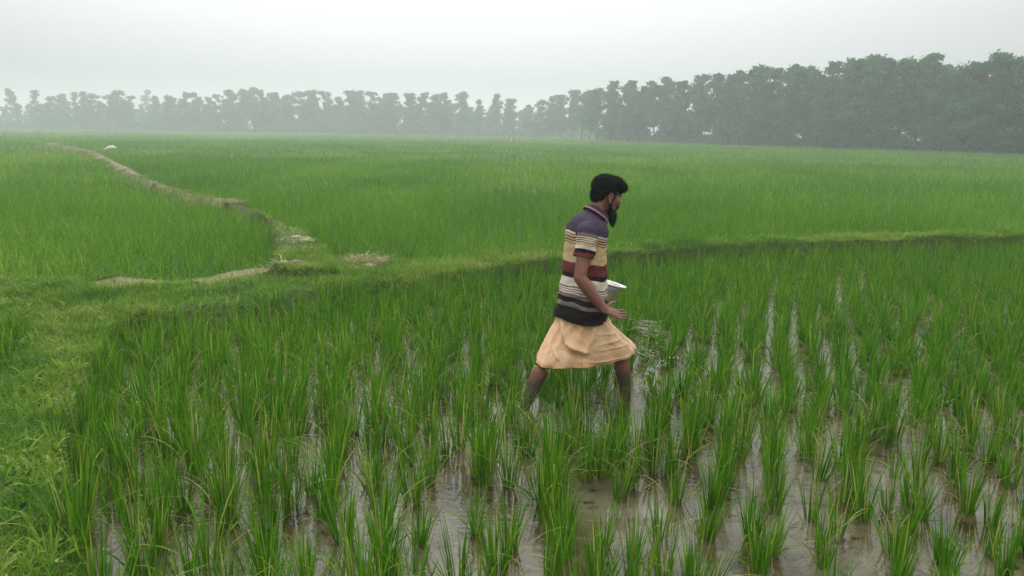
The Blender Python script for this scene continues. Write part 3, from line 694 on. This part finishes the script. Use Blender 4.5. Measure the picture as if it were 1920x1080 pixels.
# eyes
EYE_W = plain('eye_white', (0.30, 0.26, 0.23), 0.25, 0.5, 5, 0.05); EYE_D = plain('eye_iris', (0.015, 0.009, 0.006), 0.2, 0.5, 5, 0.1)
for sgn in (1, -1):
    e_ = Shape(); e_.ball(Hd(0.0735, 0.031 * sgn, 0.002), (0.0100, 0.0115, 0.0085), AX, 16)
    me = bpy.data.meshes.new('eye'); me.from_pydata(np.concatenate(e_.V).tolist(), [], e_.F); me.materials.append(EYE_W)
    eo = obj('eye', me, man)
    e_ = Shape(); e_.ball(Hd(0.0815, 0.032 * sgn, 0.002), (0.0045, 0.006, 0.006), AX, 12)
    me = bpy.data.meshes.new('iris'); me.from_pydata(np.concatenate(e_.V).tolist(), [], e_.F); me.materials.append(EYE_D); obj('iris', me, eo)
# hair
def strands(me, n, ln, wd, droop, seed):
    v = coords(me); nr = np.empty(len(v) * 3, np.float32); me.vertices.foreach_get('normal', nr); nr = nr.reshape(-1, 3)
    k = rng.integers(0, len(v), n); p = v[k] - nr[k] * 0.004; d = nr[k] * 0.8 + rng.normal(0, 0.5, (n, 3)) + droop
    d /= np.linalg.norm(d, axis=1)[:, None]; l = ln * rng.uniform(0.5, 1.2, n)
    s = np.cross(d, rng.normal(size=(n, 3))); s /= np.linalg.norm(s, axis=1)[:, None]
    e1 = p + d * l[:, None] * 0.6; e2 = e1 + (d * 0.5 + droop * 0.6) * l[:, None] * 0.5
    V = np.stack([p - s * wd, p + s * wd, e1 + s * wd * 0.7, e1 - s * wd * 0.7, e2 + s * wd * 0.15, e2 - s * wd * 0.15], 1).reshape(-1, 3)
    b_ = np.arange(n)[:, None] * 6
    return V, np.concatenate([b_ + np.array([[0, 1, 2, 3]]), b_ + np.array([[3, 2, 4, 5]])])
def hairy(name, shp, vox, sm, n, ln, wd, droop, rough):
    me = shp.fused(name, vox, sm, HAIR)
    v = coords(me); nr = np.empty(len(v) * 3, np.float32); me.vertices.foreach_get('normal', nr); nr = nr.reshape(-1, 3)
    v2 = v + nr * (rough * (fbm(v[:, 0] * 3 + v[:, 1] * 7, v[:, 2] * 4 - v[:, 1] * 5, 0.05, 3) - 0.5))[:, None]
    sv, sf = strands(me, n, ln, wd, droop, 1)
    faces = [tuple(p.vertices) for p in me.polygons]; off = len(v2)
    m2 = bpy.data.meshes.new(name); m2.from_pydata(np.concatenate([v2, sv]).tolist(), [], faces + (sf + off).tolist()); m2.materials.append(HAIR)
    m2.polygons.foreach_set('use_smooth', np.full(len(m2.polygons), True))
    return obj(name, m2, man)
h = Shape()
h.ball(Hd(-0.024, 0, 0.044), (0.088, 0.081, 0.080), AX); h.ball(Hd(0.030, 0, 0.078), (0.068, 0.070, 0.046), AX)
h.ball(Hd(-0.058, 0, -0.008), (0.045, 0.064, 0.060), AX); h.limb([Hd(0.060, 0.05, 0.070), Hd(0.080, 0.02, 0.070), Hd(0.082, -0.02, 0.068), Hd(0.060, -0.055, 0.066)], [0.024, 0.032, 0.032, 0.024], 14)
h.ball(Hd(0.086, -0.01, 0.066), (0.026, 0.042, 0.024), AX)
for sgn in (1, -1): h.limb([Hd(0.012, 0.066 * sgn, 0.03), Hd(0.016, 0.063 * sgn, -0.025)], [0.014, 0.006], 10)
hairy('hair', h, 0.005, 2, 6000, 0.021, 0.0011, HF * 0.25, 0.022)
bd = Shape()
for sgn in (1, -1): bd.limb([Hd(0.010, 0.062 * sgn, -0.03), Hd(0.014, 0.055 * sgn, -0.066), Hd(0.048, 0.036 * sgn, -0.100), Hd(0.070, 0, -0.108)], [0.005, 0.008, 0.016, 0.024], 12)
bd.limb([Hd(0.068, 0, -0.092), Hd(0.080, 0, -0.120), Hd(0.088, 0, -0.146), Hd(0.095, 0, -0.168)], [0.022, 0.026, 0.021, 0.010], 14, LF, 0.9)
bd.limb([Hd(0.070, -0.030, -0.070), Hd(0.084, -0.018, -0.050), Hd(0.095, 0, -0.046), Hd(0.084, 0.018, -0.050), Hd(0.070, 0.030, -0.070)], [0.006, 0.006, 0.0055, 0.006, 0.006], 8)
hairy('beard', bd, 0.004, 2, 2400, 0.020, 0.0010, -ZUP * 0.7 + HF * 0.1, 0.008)

# shirt
PUR, CRM, LIN, MAR, BLK, WHT, TAU = (0.058, 0.040, 0.068), (0.56, 0.40, 0.215), (0.115, 0.045, 0.045), (0.155, 0.030, 0.030), (0.014, 0.011, 0.013), (0.68, 0.59, 0.48), (0.205, 0.155, 0.135)
def stripes(seq):
    st = []
    for p, c in seq: st.append((p, c))
    return st
def cloth_mat(name, stops, at='band'):
    m, t, o = new_mat(name); b = principled(t, o, 0.85, 0.15)
    a_ = attr(t, at); tcx = t.nodes.new('ShaderNodeTexCoord')
    r = ramp(t, stops, 'CONSTANT') if len(stops) <= 32 else None
    n = noise(t, 40, 4, 0.6, tcx.outputs['Object'])
    t.links.new(a_.outputs['Fac'], r.inputs[0])
    fine = noise(t, 220, 2, 0.5, tcx.outputs['Object']); v_ = ramp(t, [(0.3, (0.82, 0.82, 0.82)), (0.7, (1.1, 1.1, 1.1))]); t.links.new(n.outputs['Fac'], v_.inputs[0])
    t.links.new(mixc(t, 1.0, r.outputs[0], v_.outputs[0], 'MULTIPLY'), b.inputs['Base Color'])
    bump(t, fine.outputs['Fac'], 0.35, 0.003, b)
    return m
SH = [(0, PUR), (0.175, WHT), (0.190, LIN), (0.199, CRM), (0.214, LIN), (0.223, CRM), (0.238, LIN), (0.247, CRM), (0.262, LIN), (0.270, CRM), (0.445, MAR), (0.545, BLK), (0.590, WHT), (0.675, TAU), (0.690, WHT), (0.700, LIN), (0.708, WHT), (0.722, LIN), (0.730, WHT), (0.742, TAU), (0.775, BLK), (0.830, TAU), (0.868, BLK)]
SHIRT = cloth_mat('striped_knit', SH)
SL = [(0, PUR), (0.37, TAU), (0.46, WHT), (0.49, LIN), (0.515, WHT), (0.545, LIN), (0.57, WHT), (0.60, LIN), (0.62, CRM), (0.70, WHT), (0.80, BLK), (0.90, MAR), (0.965, (0.20, 0.05, 0.06))]
SLEEVE = cloth_mat('striped_sleeve', SL)
def creases(a, s, segs, width):
    h_ = np.zeros_like(a)
    for a0, s0, a1, s1, amp in segs:
        dx, dy = a1 - a0, 2 * (s1 - s0); t_ = np.clip(((a - a0) * dx + 2 * (s - s0) * dy) / (dx * dx + dy * dy), 0, 1)
        d = np.hypot(a - a0 - t_ * dx, 2 * (s - s0) - t_ * dy)
        h_ = h_ + amp * np.exp(-(d / width) ** 2) * np.sin(np.pi * np.clip(0.08 + 0.9 * t_, 0, 1)) ** 0.5
    return h_
rows = np.array([[*r] for r in ROWS], float); nr_, na = 90, 96
tt = np.linspace(0, len(ROWS) - 1, nr_); V = []; band_ = []
wrk = lambda th, s: 0.0045 * np.sin(5 * th + 9 * s) * np.sin(14 * s) + 0.004 * np.sin(2 * th - 26 * s + 1.3)
for k, t_ in enumerate(tt):
    r = [np.interp(t_, np.arange(len(ROWS)), rows[:, i]) for i in range(5)]
    c, f, df, dl = row_frame(r)
    s = 1 - (np.interp(t_, np.arange(len(ROWS)), np.concatenate([[0], np.cumsum(np.abs(np.diff(rows[:, 0])))])) / (rows[0, 0] - rows[-1, 0]))
    th = np.arange(na) / na * 2 * np.pi
    fade = min(1, (1 - s) * 0.3 + s)
    rr = 1.0 + (wrk(th, s) * 6 + 0.26 * (fbm(th * 3.0 + 30 * s, s * 14 + np.sin(th), 1.3, 12) - 0.5)) * fade * 0.55
    a_ = np.arctan2(-np.sin(th), np.cos(th)); cz = creases(a_, s + 0 * a_, [(2.3, 0.33, 1.5, 0.52, 0.008), (2.4, 0.50, 1.4, 0.66, 0.009), (1.05, 0.40, 0.45, 0.58, 0.008), (0.95, 0.48, 0.40, 0.68, 0.008), (0.85, 0.57, 0.35, 0.76, 0.007), (2.5, 0.66, 1.3, 0.80, 0.009), (2.6, 0.80, 1.5, 0.90, 0.008), (0.8, 0.84, 1.6, 0.90, 0.007), (2.0, 0.14, 1.6, 0.30, 0.007), (2.6, 0.2, 2.5, 0.4, 0.006), (-1.2, 0.4, -1.9, 0.6, 0.008), (-0.8, 0.6, -1.8, 0.75, 0.008)], 0.055)
    rr = rr + cz * 7.0
    # slack hem: sags at the front, a fold where the cloth bunches under the belly
    p = c + (np.cos(th) * df * rr)[:, None] * f + (np.sin(th) * dl * rr)[:, None] * LF
    p[:, 2] -= (0.030 * np.clip(np.cos(th), 0, 1) - 0.012 * np.clip(-np.cos(th), 0, 1)) * s ** 2 + 0.010 * s ** 3 * np.sin(3 * th + 1)
    V.append(p); band_.append(np.clip(s + 0.014 * np.sin(2 * th + 0.6) * s + 1.6 * cz + 0.004 * np.sin(7 * th), 0.0, 1))
V = np.concatenate(V); i, j = np.meshgrid(np.arange(nr_ - 1), np.arange(na), indexing='ij'); i, j = i.ravel(), j.ravel()
F = np.stack([i * na + j, i * na + (j + 1) % na, (i + 1) * na + (j + 1) % na, (i + 1) * na + j], 1)
shirt = obj('shirt', mesh_np('shirt', V, F, SHIRT, {'band': np.concatenate(band_)}), man)
shirt['label'] = 'polo shirt striped purple, cream, maroon, white and black'
sd_ = shirt.modifiers.new('cloth_thickness', 'SOLIDIFY'); sd_.thickness = 0.004; sd_.offset = 1
for sh, el in ((shR, elR), (shL, elL)):
    sgn = -1 if sh is shR else 1
    d = el - sh; c0 = sh - LF * sgn * 0.060 + ZUP * 0.034; pts = [c0, sh + d * 0.06 + LF * sgn * 0.002 + ZUP * 0.004, sh + d * 0.30, sh + d * 0.56]
    rad = [0.066, 0.072, 0.066, 0.060]; k = 40; V = []; bn = []; na2 = 48; th = np.arange(na2) / na2 * 2 * np.pi
    for q_ in range(k):
        f = q_ / (k - 1) * 3; c = np.array([np.interp(f, range(4), [p_[z] for p_ in pts]) for z in range(3)]); c2 = np.array([np.interp(min(3, f + 0.1), range(4), [p_[z] for p_ in pts]) for z in range(3)]); c1 = np.array([np.interp(max(0, f - 0.1), range(4), [p_[z] for p_ in pts]) for z in range(3)])
        dd = unit(c2 - c1); a = unit(FW - dd * (FW @ dd)); b_ = np.cross(dd, a); s = q_ / (k - 1)
        rd = np.interp(f, range(4), rad) * (math.sqrt(max(0.0, 1 - (1 - f / 0.6) ** 2)) if f < 0.6 else 1)
        rr = rd * (1 + 0.06 * np.sin(2 * th + 7 * s) + 0.05 * np.sin(3 * th - 16 * s) * s)
        V.append(c + (np.cos(th) * rr)[:, None] * a + (np.sin(th) * rr)[:, None] * b_); bn.append(np.full(na2, s))
    V = np.concatenate(V); i, j = np.meshgrid(np.arange(k - 1), np.arange(na2), indexing='ij'); i, j = i.ravel(), j.ravel()
    F = np.stack([i * na2 + j, (i + 1) * na2 + j, (i + 1) * na2 + (j + 1) % na2, i * na2 + (j + 1) % na2], 1)
    so = obj('sleeve', mesh_np('sleeve', V, F, SLEEVE, {'band': np.concatenate(bn)}), shirt)
    sd_ = so.modifiers.new('cloth_thickness', 'SOLIDIFY'); sd_.thickness = 0.0035; sd_.offset = 1
# collar: folded band round the neck with a pink edge line
COLLAR = cloth_mat('collar_knit', [(0, (0.045, 0.028, 0.045)), (0.80, (0.34, 0.14, 0.17)), (0.94, (0.05, 0.03, 0.05))])
c, f, df, dl = row_frame((402, 1118, 0.062, 0.068, 38)); up = np.cross(f, LF); up = up if up[2] > 0 else -up
prof = [(0.000, 0.006, 0.0), (-0.004, 0.022, 0.15), (-0.002, 0.031, 0.3), (0.006, 0.030, 0.45), (0.014, 0.018, 0.65), (0.021, 0.002, 0.82), (0.025, -0.012, 1.0)]
V = []; bn = []; th = np.linspace(0.22, 2 * np.pi - 0.22, na)
for dr, dz, s in prof:
    V.append(c + (np.cos(th) * (df + dr))[:, None] * f + (np.sin(th) * (dl + dr * 1.5))[:, None] * LF + up * dz); bn.append(np.full(na, s))
V = np.concatenate(V); i, j = np.meshgrid(np.arange(len(prof) - 1), np.arange(na - 1), indexing='ij'); i, j = i.ravel(), j.ravel()
F = np.stack([i * na + j, i * na + j + 1, (i + 1) * na + j + 1, (i + 1) * na + j], 1)
co = obj('collar', mesh_np('collar', V, F, COLLAR, {'band': np.concatenate(bn)}), shirt)
sd_ = co.modifiers.new('cloth_thickness', 'SOLIDIFY'); sd_.thickness = 0.003; sd_.offset = 1
# placket flap at the chest
# sarong
m, t, o = new_mat('peach_cotton'); b = principled(t, o, 0.85, 0.15)
tcx = t.nodes.new('ShaderNodeTexCoord'); n1 = noise(t, 5, 5, 0.6, tcx.outputs['Object']); n2 = noise(t, 160, 2, 0.5, tcx.outputs['Object']); n3 = noise(t, 16, 4, 0.6, tcx.outputs['Object'])
cr = ramp(t, [(0.3, (0.67, 0.40, 0.215)), (0.7, (0.77, 0.50, 0.32))]); t.links.new(n1.outputs['Fac'], cr.inputs[0])
hm = ramp(t, [(0.0, (1, 1, 1)), (0.90, (1, 1, 1)), (0.955, (0.97, 0.80, 0.72)), (0.985, (0.92, 0.74, 0.62))]); t.links.new(attr(t, 'band').outputs['Fac'], hm.inputs[0])
t.links.new(mixc(t, 1.0, cr.outputs[0], hm.outputs[0], 'MULTIPLY'), b.inputs['Base Color'])
mxh = t.nodes.new('ShaderNodeMath'); mxh.operation = 'MULTIPLY_ADD'; mxh.inputs[1].default_value = 0.15; t.links.new(n2.outputs['Fac'], mxh.inputs[0]); t.links.new(n3.outputs['Fac'], mxh.inputs[2])
bump(t, mxh.outputs[0], 0.35, 0.012, b)
PEACH = m
LR = [  # photo row, centre column, forward half, sideways half, raise of the front edge
    (572, 1090, 0.140, 0.170, 0.0), (590, 1091, 0.150, 0.178, 0.0), (606, 1093, 0.182, 0.190, 0.0), (622, 1096, 0.226, 0.200, 0.005), (638, 1098, 0.268, 0.204, 0.018), (652, 1099, 0.302, 0.204, 0.034), (664, 1099, 0.326, 0.202, 0.050), (671, 1098.5, 0.334, 0.202, 0.060)]
lr = np.array(LR, float); nr_, na = 110, 200; V = []; bn = []
for k in range(nr_):
    f_ = k / (nr_ - 1) * (len(LR) - 1); r = [np.interp(f_, np.arange(len(LR)), lr[:, i]) for i in range(5)]
    s = k / (nr_ - 1); th = np.arange(na) / na * 2 * np.pi
    c = M(r[1], r[0], 5.02)
    # ring pulled in between the two striding legs at the hem
    ff = np.cos(th); ss = np.sin(th)
    sq = np.abs(ff) ** 0.82 * np.sign(ff); ss = np.abs(ss) ** (1 - 0.25 * s) * np.sign(ss)
    lat = r[3] * (1 - 0.10 * s * (1 - np.abs(ff)))
    fold = 0.007 * s * np.sin(9 * th + 4 * s + 1.2 * np.sin(3 * th)) + 0.004 * s * np.sin(17 * th - 6 * s) + 0.013 * (fbm(th * 3 + 2 * s, s * 5 + th, 1.0, 31) - 0.5) + 0.004 * (fbm(th * 9 - 9 * s, s * 9, 1.0, 32) - 0.5)
    # draped swag on the near side: a ridge falling from the back hip to the middle and climbing to the front waist
    a = np.arctan2(-np.sin(th), ff)                     # 0 front, pi/2 near side, pi back
    a = np.where(a < -1.2, a + 2 * np.pi, a); S_ = s + 0 * a
    ridge = creases(a, S_, [(1.84, 0.63, 1.50, 0.06, 0.024)], 0.058) + creases(a, S_, [(1.84, 0.63, 2.45, 0.46, 0.030), (2.40, 0.48, 3.10, 0.04, 0.030)], 0.085)
    under = creases(a, S_, [(1.82, 0.76, 2.50, 0.58, -0.016), (2.50, 0.58, 3.20, 0.20, -0.014), (1.88, 0.42, 2.28, 0.24, -0.016), (1.74, 0.38, 1.66, 0.12, -0.012)], 0.090)
    crs = creases(a, S_, [(3.10, 0.05, 3.00, 0.55, 0.012), (2.85, 0.05, 2.62, 0.36, 0.010), (2.62, 0.08, 2.40, 0.30, 0.009), (2.18, 0.22, 1.98, 0.40, 0.007), (2.10, 0.32, 1.95, 0.46, 0.007), (1.55, 0.36, 0.8, 0.40, 0.006), (1.60, 0.52, 0.7, 0.50, 0.006), (1.55, 0.62, 0.6, 0.64, 0.006), (1.3, 0.12, 0.9, 0.40, 0.007), (1.7, 0.84, 0.9, 0.92, 0.007), (2.9, 0.55, 2.4, 0.80, 0.008), (3.05, 0.3, 2.9, 0.8, 0.008), (0.5, 0.2, 0.7, 0.7, 0.008), (-0.5, 0.2, -1.0, 0.9, 0.010), (4.78, 0.2, 4.68, 0.9, 0.010), (4.08, 0.2, 4.18, 0.9, 0.010)], 0.045)
    radial = np.clip(np.sin(th * 0 + 9 * (a - 1.5) / (0.35 + s)), -1, 1) * 0.004
    add = crs + fold + ridge + under + radial * (a > 0.3) * (a < 2.7)
    p = c + (sq * (r[2] + add))[:, None] * FW + (ss * (lat + add))[:, None] * LF
    p[:, 2] += r[4] * np.clip(ff, 0, 1) ** 1.5 - 0.010 * s * np.clip(-ff, 0, 1) + 0.003 * s * np.sin(5 * th)
    V.append(p); bn.append(np.full(na, s))
V = np.concatenate(V); i, j = np.meshgrid(np.arange(nr_ - 1), np.arange(na), indexing='ij'); i, j = i.ravel(), j.ravel()
F = np.stack([i * na + j, i * na + (j + 1) % na, (i + 1) * na + (j + 1) % na, (i + 1) * na + j], 1)
sar = obj('sarong', mesh_np('sarong', V, F, PEACH, {'band': np.concatenate(bn)}), man); sar['label'] = 'peach cotton sarong folded to the knee'
sd_ = sar.modifiers.new('cloth_thickness', 'SOLIDIFY'); sd_.thickness = 0.004; sd_.offset = 1

# ------------------------------------------------------------------ basin held at his left side
m, t, o = new_mat('aluminium'); b = principled(t, o, 0.42, 0.5); b.inputs['Metallic'].default_value = 0.75
n1 = noise(t, 12, 4); cr = ramp(t, [(0.3, (0.38, 0.38, 0.37)), (0.7, (0.55, 0.55, 0.54))]); t.links.new(n1.outputs['Fac'], cr.inputs[0]); t.links.new(cr.outputs[0], b.inputs['Base Color'])
ALU = m
RIMM = plain('pale_metal_rim', (0.62, 0.62, 0.59), 0.4, 0.5, 20, 0.06)
basin = thing('metal_basin', 'round metal basin with a pale rim held against the man\'s belly', 'basin', tuple(BC + MO))
BT = Matrix.Rotation(R(15), 3, Vector(LF)) @ Matrix.Rotation(R(1.5), 3, Vector(FW)); BT = np.array(BT)
def lathe(prof, n=64):
    V = []; th = np.arange(n) / n * 2 * np.pi
    for r_, z_ in prof: V.append(np.stack([r_ * np.cos(th), r_ * np.sin(th), np.full(n, z_)], 1))
    V = np.concatenate(V) @ BT.T; k = len(prof); i, j = np.meshgrid(np.arange(k - 1), np.arange(n), indexing='ij'); i, j = i.ravel(), j.ravel()
    return V, np.stack([i * n + j, i * n + (j + 1) % n, (i + 1) * n + (j + 1) % n, (i + 1) * n + j], 1)
V, F = lathe([(0.001, -0.130), (0.075, -0.130), (0.085, -0.125), (0.118, -0.060), (0.138, -0.006), (0.136, -0.005), (0.115, -0.060), (0.083, -0.122), (0.001, -0.127)])
obj('bowl', mesh_np('bowl', V, F, ALU), basin)
V, F = lathe([(0.135, -0.006), (0.139, -0.007), (0.160, -0.004), (0.164, 0.001), (0.161, 0.004), (0.139, 0.002), (0.135, -0.002), (0.135, -0.006)])
obj('rim', mesh_np('rim', V, F, RIMM), basin)
GRAIN = plain('pale_grain', (0.56, 0.54, 0.44), 0.6, 0.3, 40, 0.15, 0.002)
V, F = lathe([(0.001, 0.010), (0.05, 0.004), (0.10, -0.012), (0.128, -0.024)])
V[:, 2] += 0.006 * (noise2(V[:, 0], V[:, 1], 0.015, 3) - 0.5)
o = obj('grain_heap', mesh_np('grain_heap', V, F, GRAIN), None, tuple(BC + MO)); tag(o, 'pale grain heaped inside the metal basin', 'grain', kind='stuff')

# ------------------------------------------------------------------ grain leaving the hand
def grains(C, D, ln, wd):
    """elongated octahedra: centres, directions"""
    n = len(C); D = D / np.linalg.norm(D, axis=1)[:, None]
    s = np.cross(D, rng.normal(size=(n, 3))); s /= np.linalg.norm(s, axis=1)[:, None]; u = np.cross(D, s)
    ln = ln[:, None]; wd = wd[:, None]
    V = np.stack([C + D * ln, C + s * wd, C + u * wd, C - s * wd, C - u * wd, C - D * ln], 1).reshape(-1, 3)
    f = np.array([[0, 1, 2], [0, 2, 3], [0, 3, 4], [0, 4, 1], [5, 2, 1], [5, 3, 2], [5, 4, 3], [5, 1, 4]])
    return V, (np.arange(n)[:, None, None] * 6 + f[None]).reshape(-1, 3)
nl = 46; uu = np.sort(rng.random(nl)); A_, D_ = [], []
for u in uu:                                   # each throw line falls away a little lower than the one before
    y_ = 4.86 + rng.normal(0, 0.05)
    a0 = P(1181 - 8 * u - 26 * max(0, u - 0.6), 597 + 62 * u, y_); a1 = P(1236 + 62 * u * (1 - u) - 8 * u + rng.normal(0, 4), 598 + 96 * u + rng.normal(0, 2), y_ + rng.normal(0, 0.04))
    k = int(rng.integers(8, 20)); f0 = rng.uniform(0, 0.4); f = rng.uniform(f0, rng.uniform(0.65, 1.08), k); p = a0 + (a1 - a0) * f[:, None]; p[:, 2] -= 0.006 * f ** 2
    A_.append(p + rng.normal(0, 0.0026, (k, 3))); D_.append(np.repeat((a1 - a0)[None], k, 0))
    k = 6; A_.append(a0 + (a1 - a0) * rng.uniform(0, 1.08, k)[:, None] + rng.normal(0, 0.016, (k, 3))); D_.append(np.repeat((a1 - a0)[None], k, 0))
C = np.concatenate(A_); dirs = np.concatenate(D_); dirs /= np.linalg.norm(dirs, axis=1)[:, None]; n = len(C)
V, F = grains(C, dirs + rng.normal(0, 0.10, (n, 3)), rng.uniform(0.003, 0.0085, n), rng.uniform(0.0006, 0.0012, n))
o = obj('scattered_grain', mesh_np('scattered_grain', V, F, GRAIN, None, False)); tag(o, 'fan of pale grain flying from the man\'s open right hand', 'grain', kind='stuff')
# splash beside the leading foot
m, t, o = new_mat('clear_water'); b = principled(t, o, 0.03, 0.5); b.inputs['Transmission Weight'].default_value = 0.7; b.inputs['IOR'].default_value = 1.33; b.inputs['Base Color'].default_value = (0.9, 0.92, 0.88, 1)
pts = []
for a_, b_, k in (((1190, 716), (1225, 692), 40), ((1215, 694), (1250, 678), 34), ((1250, 672), (1290, 664), 8), ((1195, 722), (1222, 730), 26)):
    for _ in range(k):
        f = rng.random(); pts.append(P(a_[0] + (b_[0] - a_[0]) * f + rng.normal(0, 3.5), a_[1] + (b_[1] - a_[1]) * f + rng.normal(0, 3.5), 5.05 + rng.normal(0, 0.06)))
C = np.array(pts); n = len(C)
V, F = grains(C, rng.normal(size=(n, 3)) + np.array([1.5, 0, 0.8]), rng.uniform(0.003, 0.010, n), rng.uniform(0.002, 0.005, n))
o = obj('splash_droplets', mesh_np('splash_droplets', V, F, m)); tag(o, 'water droplets kicked up beside the man\'s leading foot', 'water splash', kind='stuff')

# ------------------------------------------------------------------ bits lying on the bunds
def straw_pile(px, py, n, spread, hgt, ln, label, group=None, z=0.19):
    c = G(px, py, z); hz, _ = height(np.array([c[0]]), np.array([c[1]]))
    base = np.stack([np.clip(rng.normal(0, spread, n), -1.3 * spread, 1.3 * spread), np.clip(rng.normal(0, spread * 0.5, n), -0.65 * spread, 0.65 * spread), np.abs(rng.normal(0, hgt, n))], 1)
    base[:, 2] *= np.exp(-(base[:, 0] / spread / 1.6) ** 2)
    q = blades(base, rng.uniform(0, 6.283, n), ln * rng.uniform(0.4, 1.2, n), R(66) + R(22) * rng.random(n), R(36) * rng.random(n), rng.uniform(0.004, 0.010, n), 4, rng.random(n), 0)
    o = obj('straw_heap', mesh_np('straw_heap', q[0], q[1], STRAW, {'tint': q[2]}), None, (c[0], c[1], float(hz[0]))); return tag(o, label, 'straw heap', group)
straw_pile(690, 493, 230, 0.16, 0.05, 0.28, 'largest heap of dry pale straw, on the grassy bund left of the man')
straw_pile(540, 513, 90, 0.12, 0.03, 0.16, 'small straw and clod heap where the field path meets the bund')
CLOD = plain('pale_clod', (0.31, 0.26, 0.17), 0.9, 0.2, 30, 0.35, 0.01)
def clod(px, py, size, label, z=0.19, flat=0.6, mat=CLOD, name='soil_clod', cat='clod'):
    c = G(px, py, z); hz, _ = height(np.array([c[0]]), np.array([c[1]])); hz = max(float(hz[0]), -0.01)
    bmx = bmesh.new(); bmesh.ops.create_icosphere(bmx, subdivisions=3, radius=1); ph = rng.uniform(0, 50)
    for v in bmx.verts:
        k = 0.75 + 0.5 * float(fbm(np.array([v.co.x * 1.3 + ph]), np.array([v.co.y * 1.3 + v.co.z * 1.7]), 0.9, 5)[0])
        v.co = v.co * k * size; v.co.z *= flat
    me = bpy.data.meshes.new(name); bmx.to_mesh(me); bmx.free(); me.materials.append(mat)
    me.polygons.foreach_set('use_smooth', np.full(len(me.polygons), True))
    o = obj(name, me, None, (c[0], c[1], hz + size * flat * 0.55)); o.rotation_euler = (0, 0, rng.uniform(0, 6)); return tag(o, label, cat)
clod(669, 508, 0.030, 'small round pale clod at the foot of the larger straw heap', 0.16)
clod(695, 500, 0.075, 'broad pale lump lying under the larger straw heap', 0.18, 0.4)
clod(533, 516, 0.045, 'pale clod beside the small straw and clod heap', 0.17)
clod(555, 508, 0.050, 'darker clod on top of the small straw heap', 0.18, 0.6, plain('brown_clod', (0.2, 0.16, 0.1), 0.9, 0.2, 30, 0.3, 0.01))
clod(70, 538, 0.032, 'lone white scrap on the grassy bund near the left edge', 0.17, 0.5, plain('white_scrap', (0.72, 0.72, 0.68), 0.7), 'litter_scrap', 'scrap')
clod(556, 457, 0.06, 'pale lump on the bare part of the field path', 0.24, 0.4)
# dry straw trodden into the field path
parts = []
for px, py, r, n in ((432, 381, 0.40, 260), (350, 369, 0.6, 220), (300, 352, 0.5, 160), (325, 361, 0.5, 140), (260, 335, 0.5, 30), (220, 312, 0.6, 40), (180, 290, 0.9, 110), (560, 462, 0.15, 25)):
    c = G(px, py, 0.25); p = np.stack([c[0] + rng.normal(0, r, n), c[1] + rng.normal(0, r * 0.6, n)], 1)
    qq, _ = poly_dist(p[:, 0], p[:, 1], PATH, PATH_W); p = p[qq < 1.15]; n = len(p); hz, _ = height(p[:, 0], p[:, 1])
    parts.append(blades(np.stack([p[:, 0], p[:, 1], hz + 0.03], 1), rng.uniform(0, 6.283, n), rng.uniform(0.06, 0.22, n), R(80) + R(9) * rng.random(n), R(8) * rng.random(n), rng.uniform(0.012, 0.03, n), 3, rng.random(n), 0))
q = merge(parts); o = obj('path_straw', mesh_np('path_straw', q[0], q[1], STRAW, {'tint': q[2]})); tag(o, 'dry straw trodden into the path between the far fields', 'straw', kind='stuff')
# white sack far along the path
c = G(209, 279.5, 0.28); SACK = plain('white_sack', (0.80, 0.79, 0.76), 0.8, 0.2, 9, 0.08, 0.02)
sk = Shape(); sk.limb([c + np.array([-0.36, 0, 0.12]), c + np.array([-0.15, 0.02, 0.16]), c + np.array([0.15, 0, 0.17]), c + np.array([0.38, 0, 0.13])], [0.09, 0.16, 0.17, 0.10], 18, None, 1.0); sk.limb([c + np.array([-0.34, -0.05, 0.08]), c + np.array([-0.50, -0.10, 0.02]), c + np.array([-0.62, -0.12, -0.02])], [0.09, 0.06, 0.05], 12)
me = sk.fused('sack', 0.02, 3, SACK); v = coords(me)
v[:, 2] += 0.05 * (fbm(v[:, 0], v[:, 1] + v[:, 2], 0.2, 4) - 0.5); me.vertices.foreach_set('co', v.ravel())
v = (coords(me) - c) * 0.66; me.vertices.foreach_set('co', np.ascontiguousarray(v, np.float32).ravel())
o = obj('sack', me, None, tuple(c)); tag(o, 'white sack lying at the far end of the field path', 'sack')

# ------------------------------------------------------------------ haze
m, t, o = new_mat('haze_air')
v_ = t.nodes.new('ShaderNodeVolumePrincipled'); v_.inputs['Color'].default_value = (0.915, 0.96, 0.965, 1); v_.inputs['Density'].default_value = 0.0024; v_.inputs['Anisotropy'].default_value = 0.35
t.links.new(v_.outputs[0], o.inputs['Volume'])
x0, x1, y0, y1, z0, z1 = -420, 420, -55, 465, -1.4, 16.0
V = np.array([(x, y, z) for z in (z0, z1) for y in (y0, y1) for x in (x0, x1)])
F = np.array([(0, 2, 3, 1), (4, 5, 7, 6), (0, 1, 5, 4), (2, 6, 7, 3), (0, 4, 6, 2), (1, 3, 7, 5)])
o = obj('haze', mesh_np('haze', V, F, m, None, False)); tag(o, 'pale damp haze over the fields', kind='stuff')
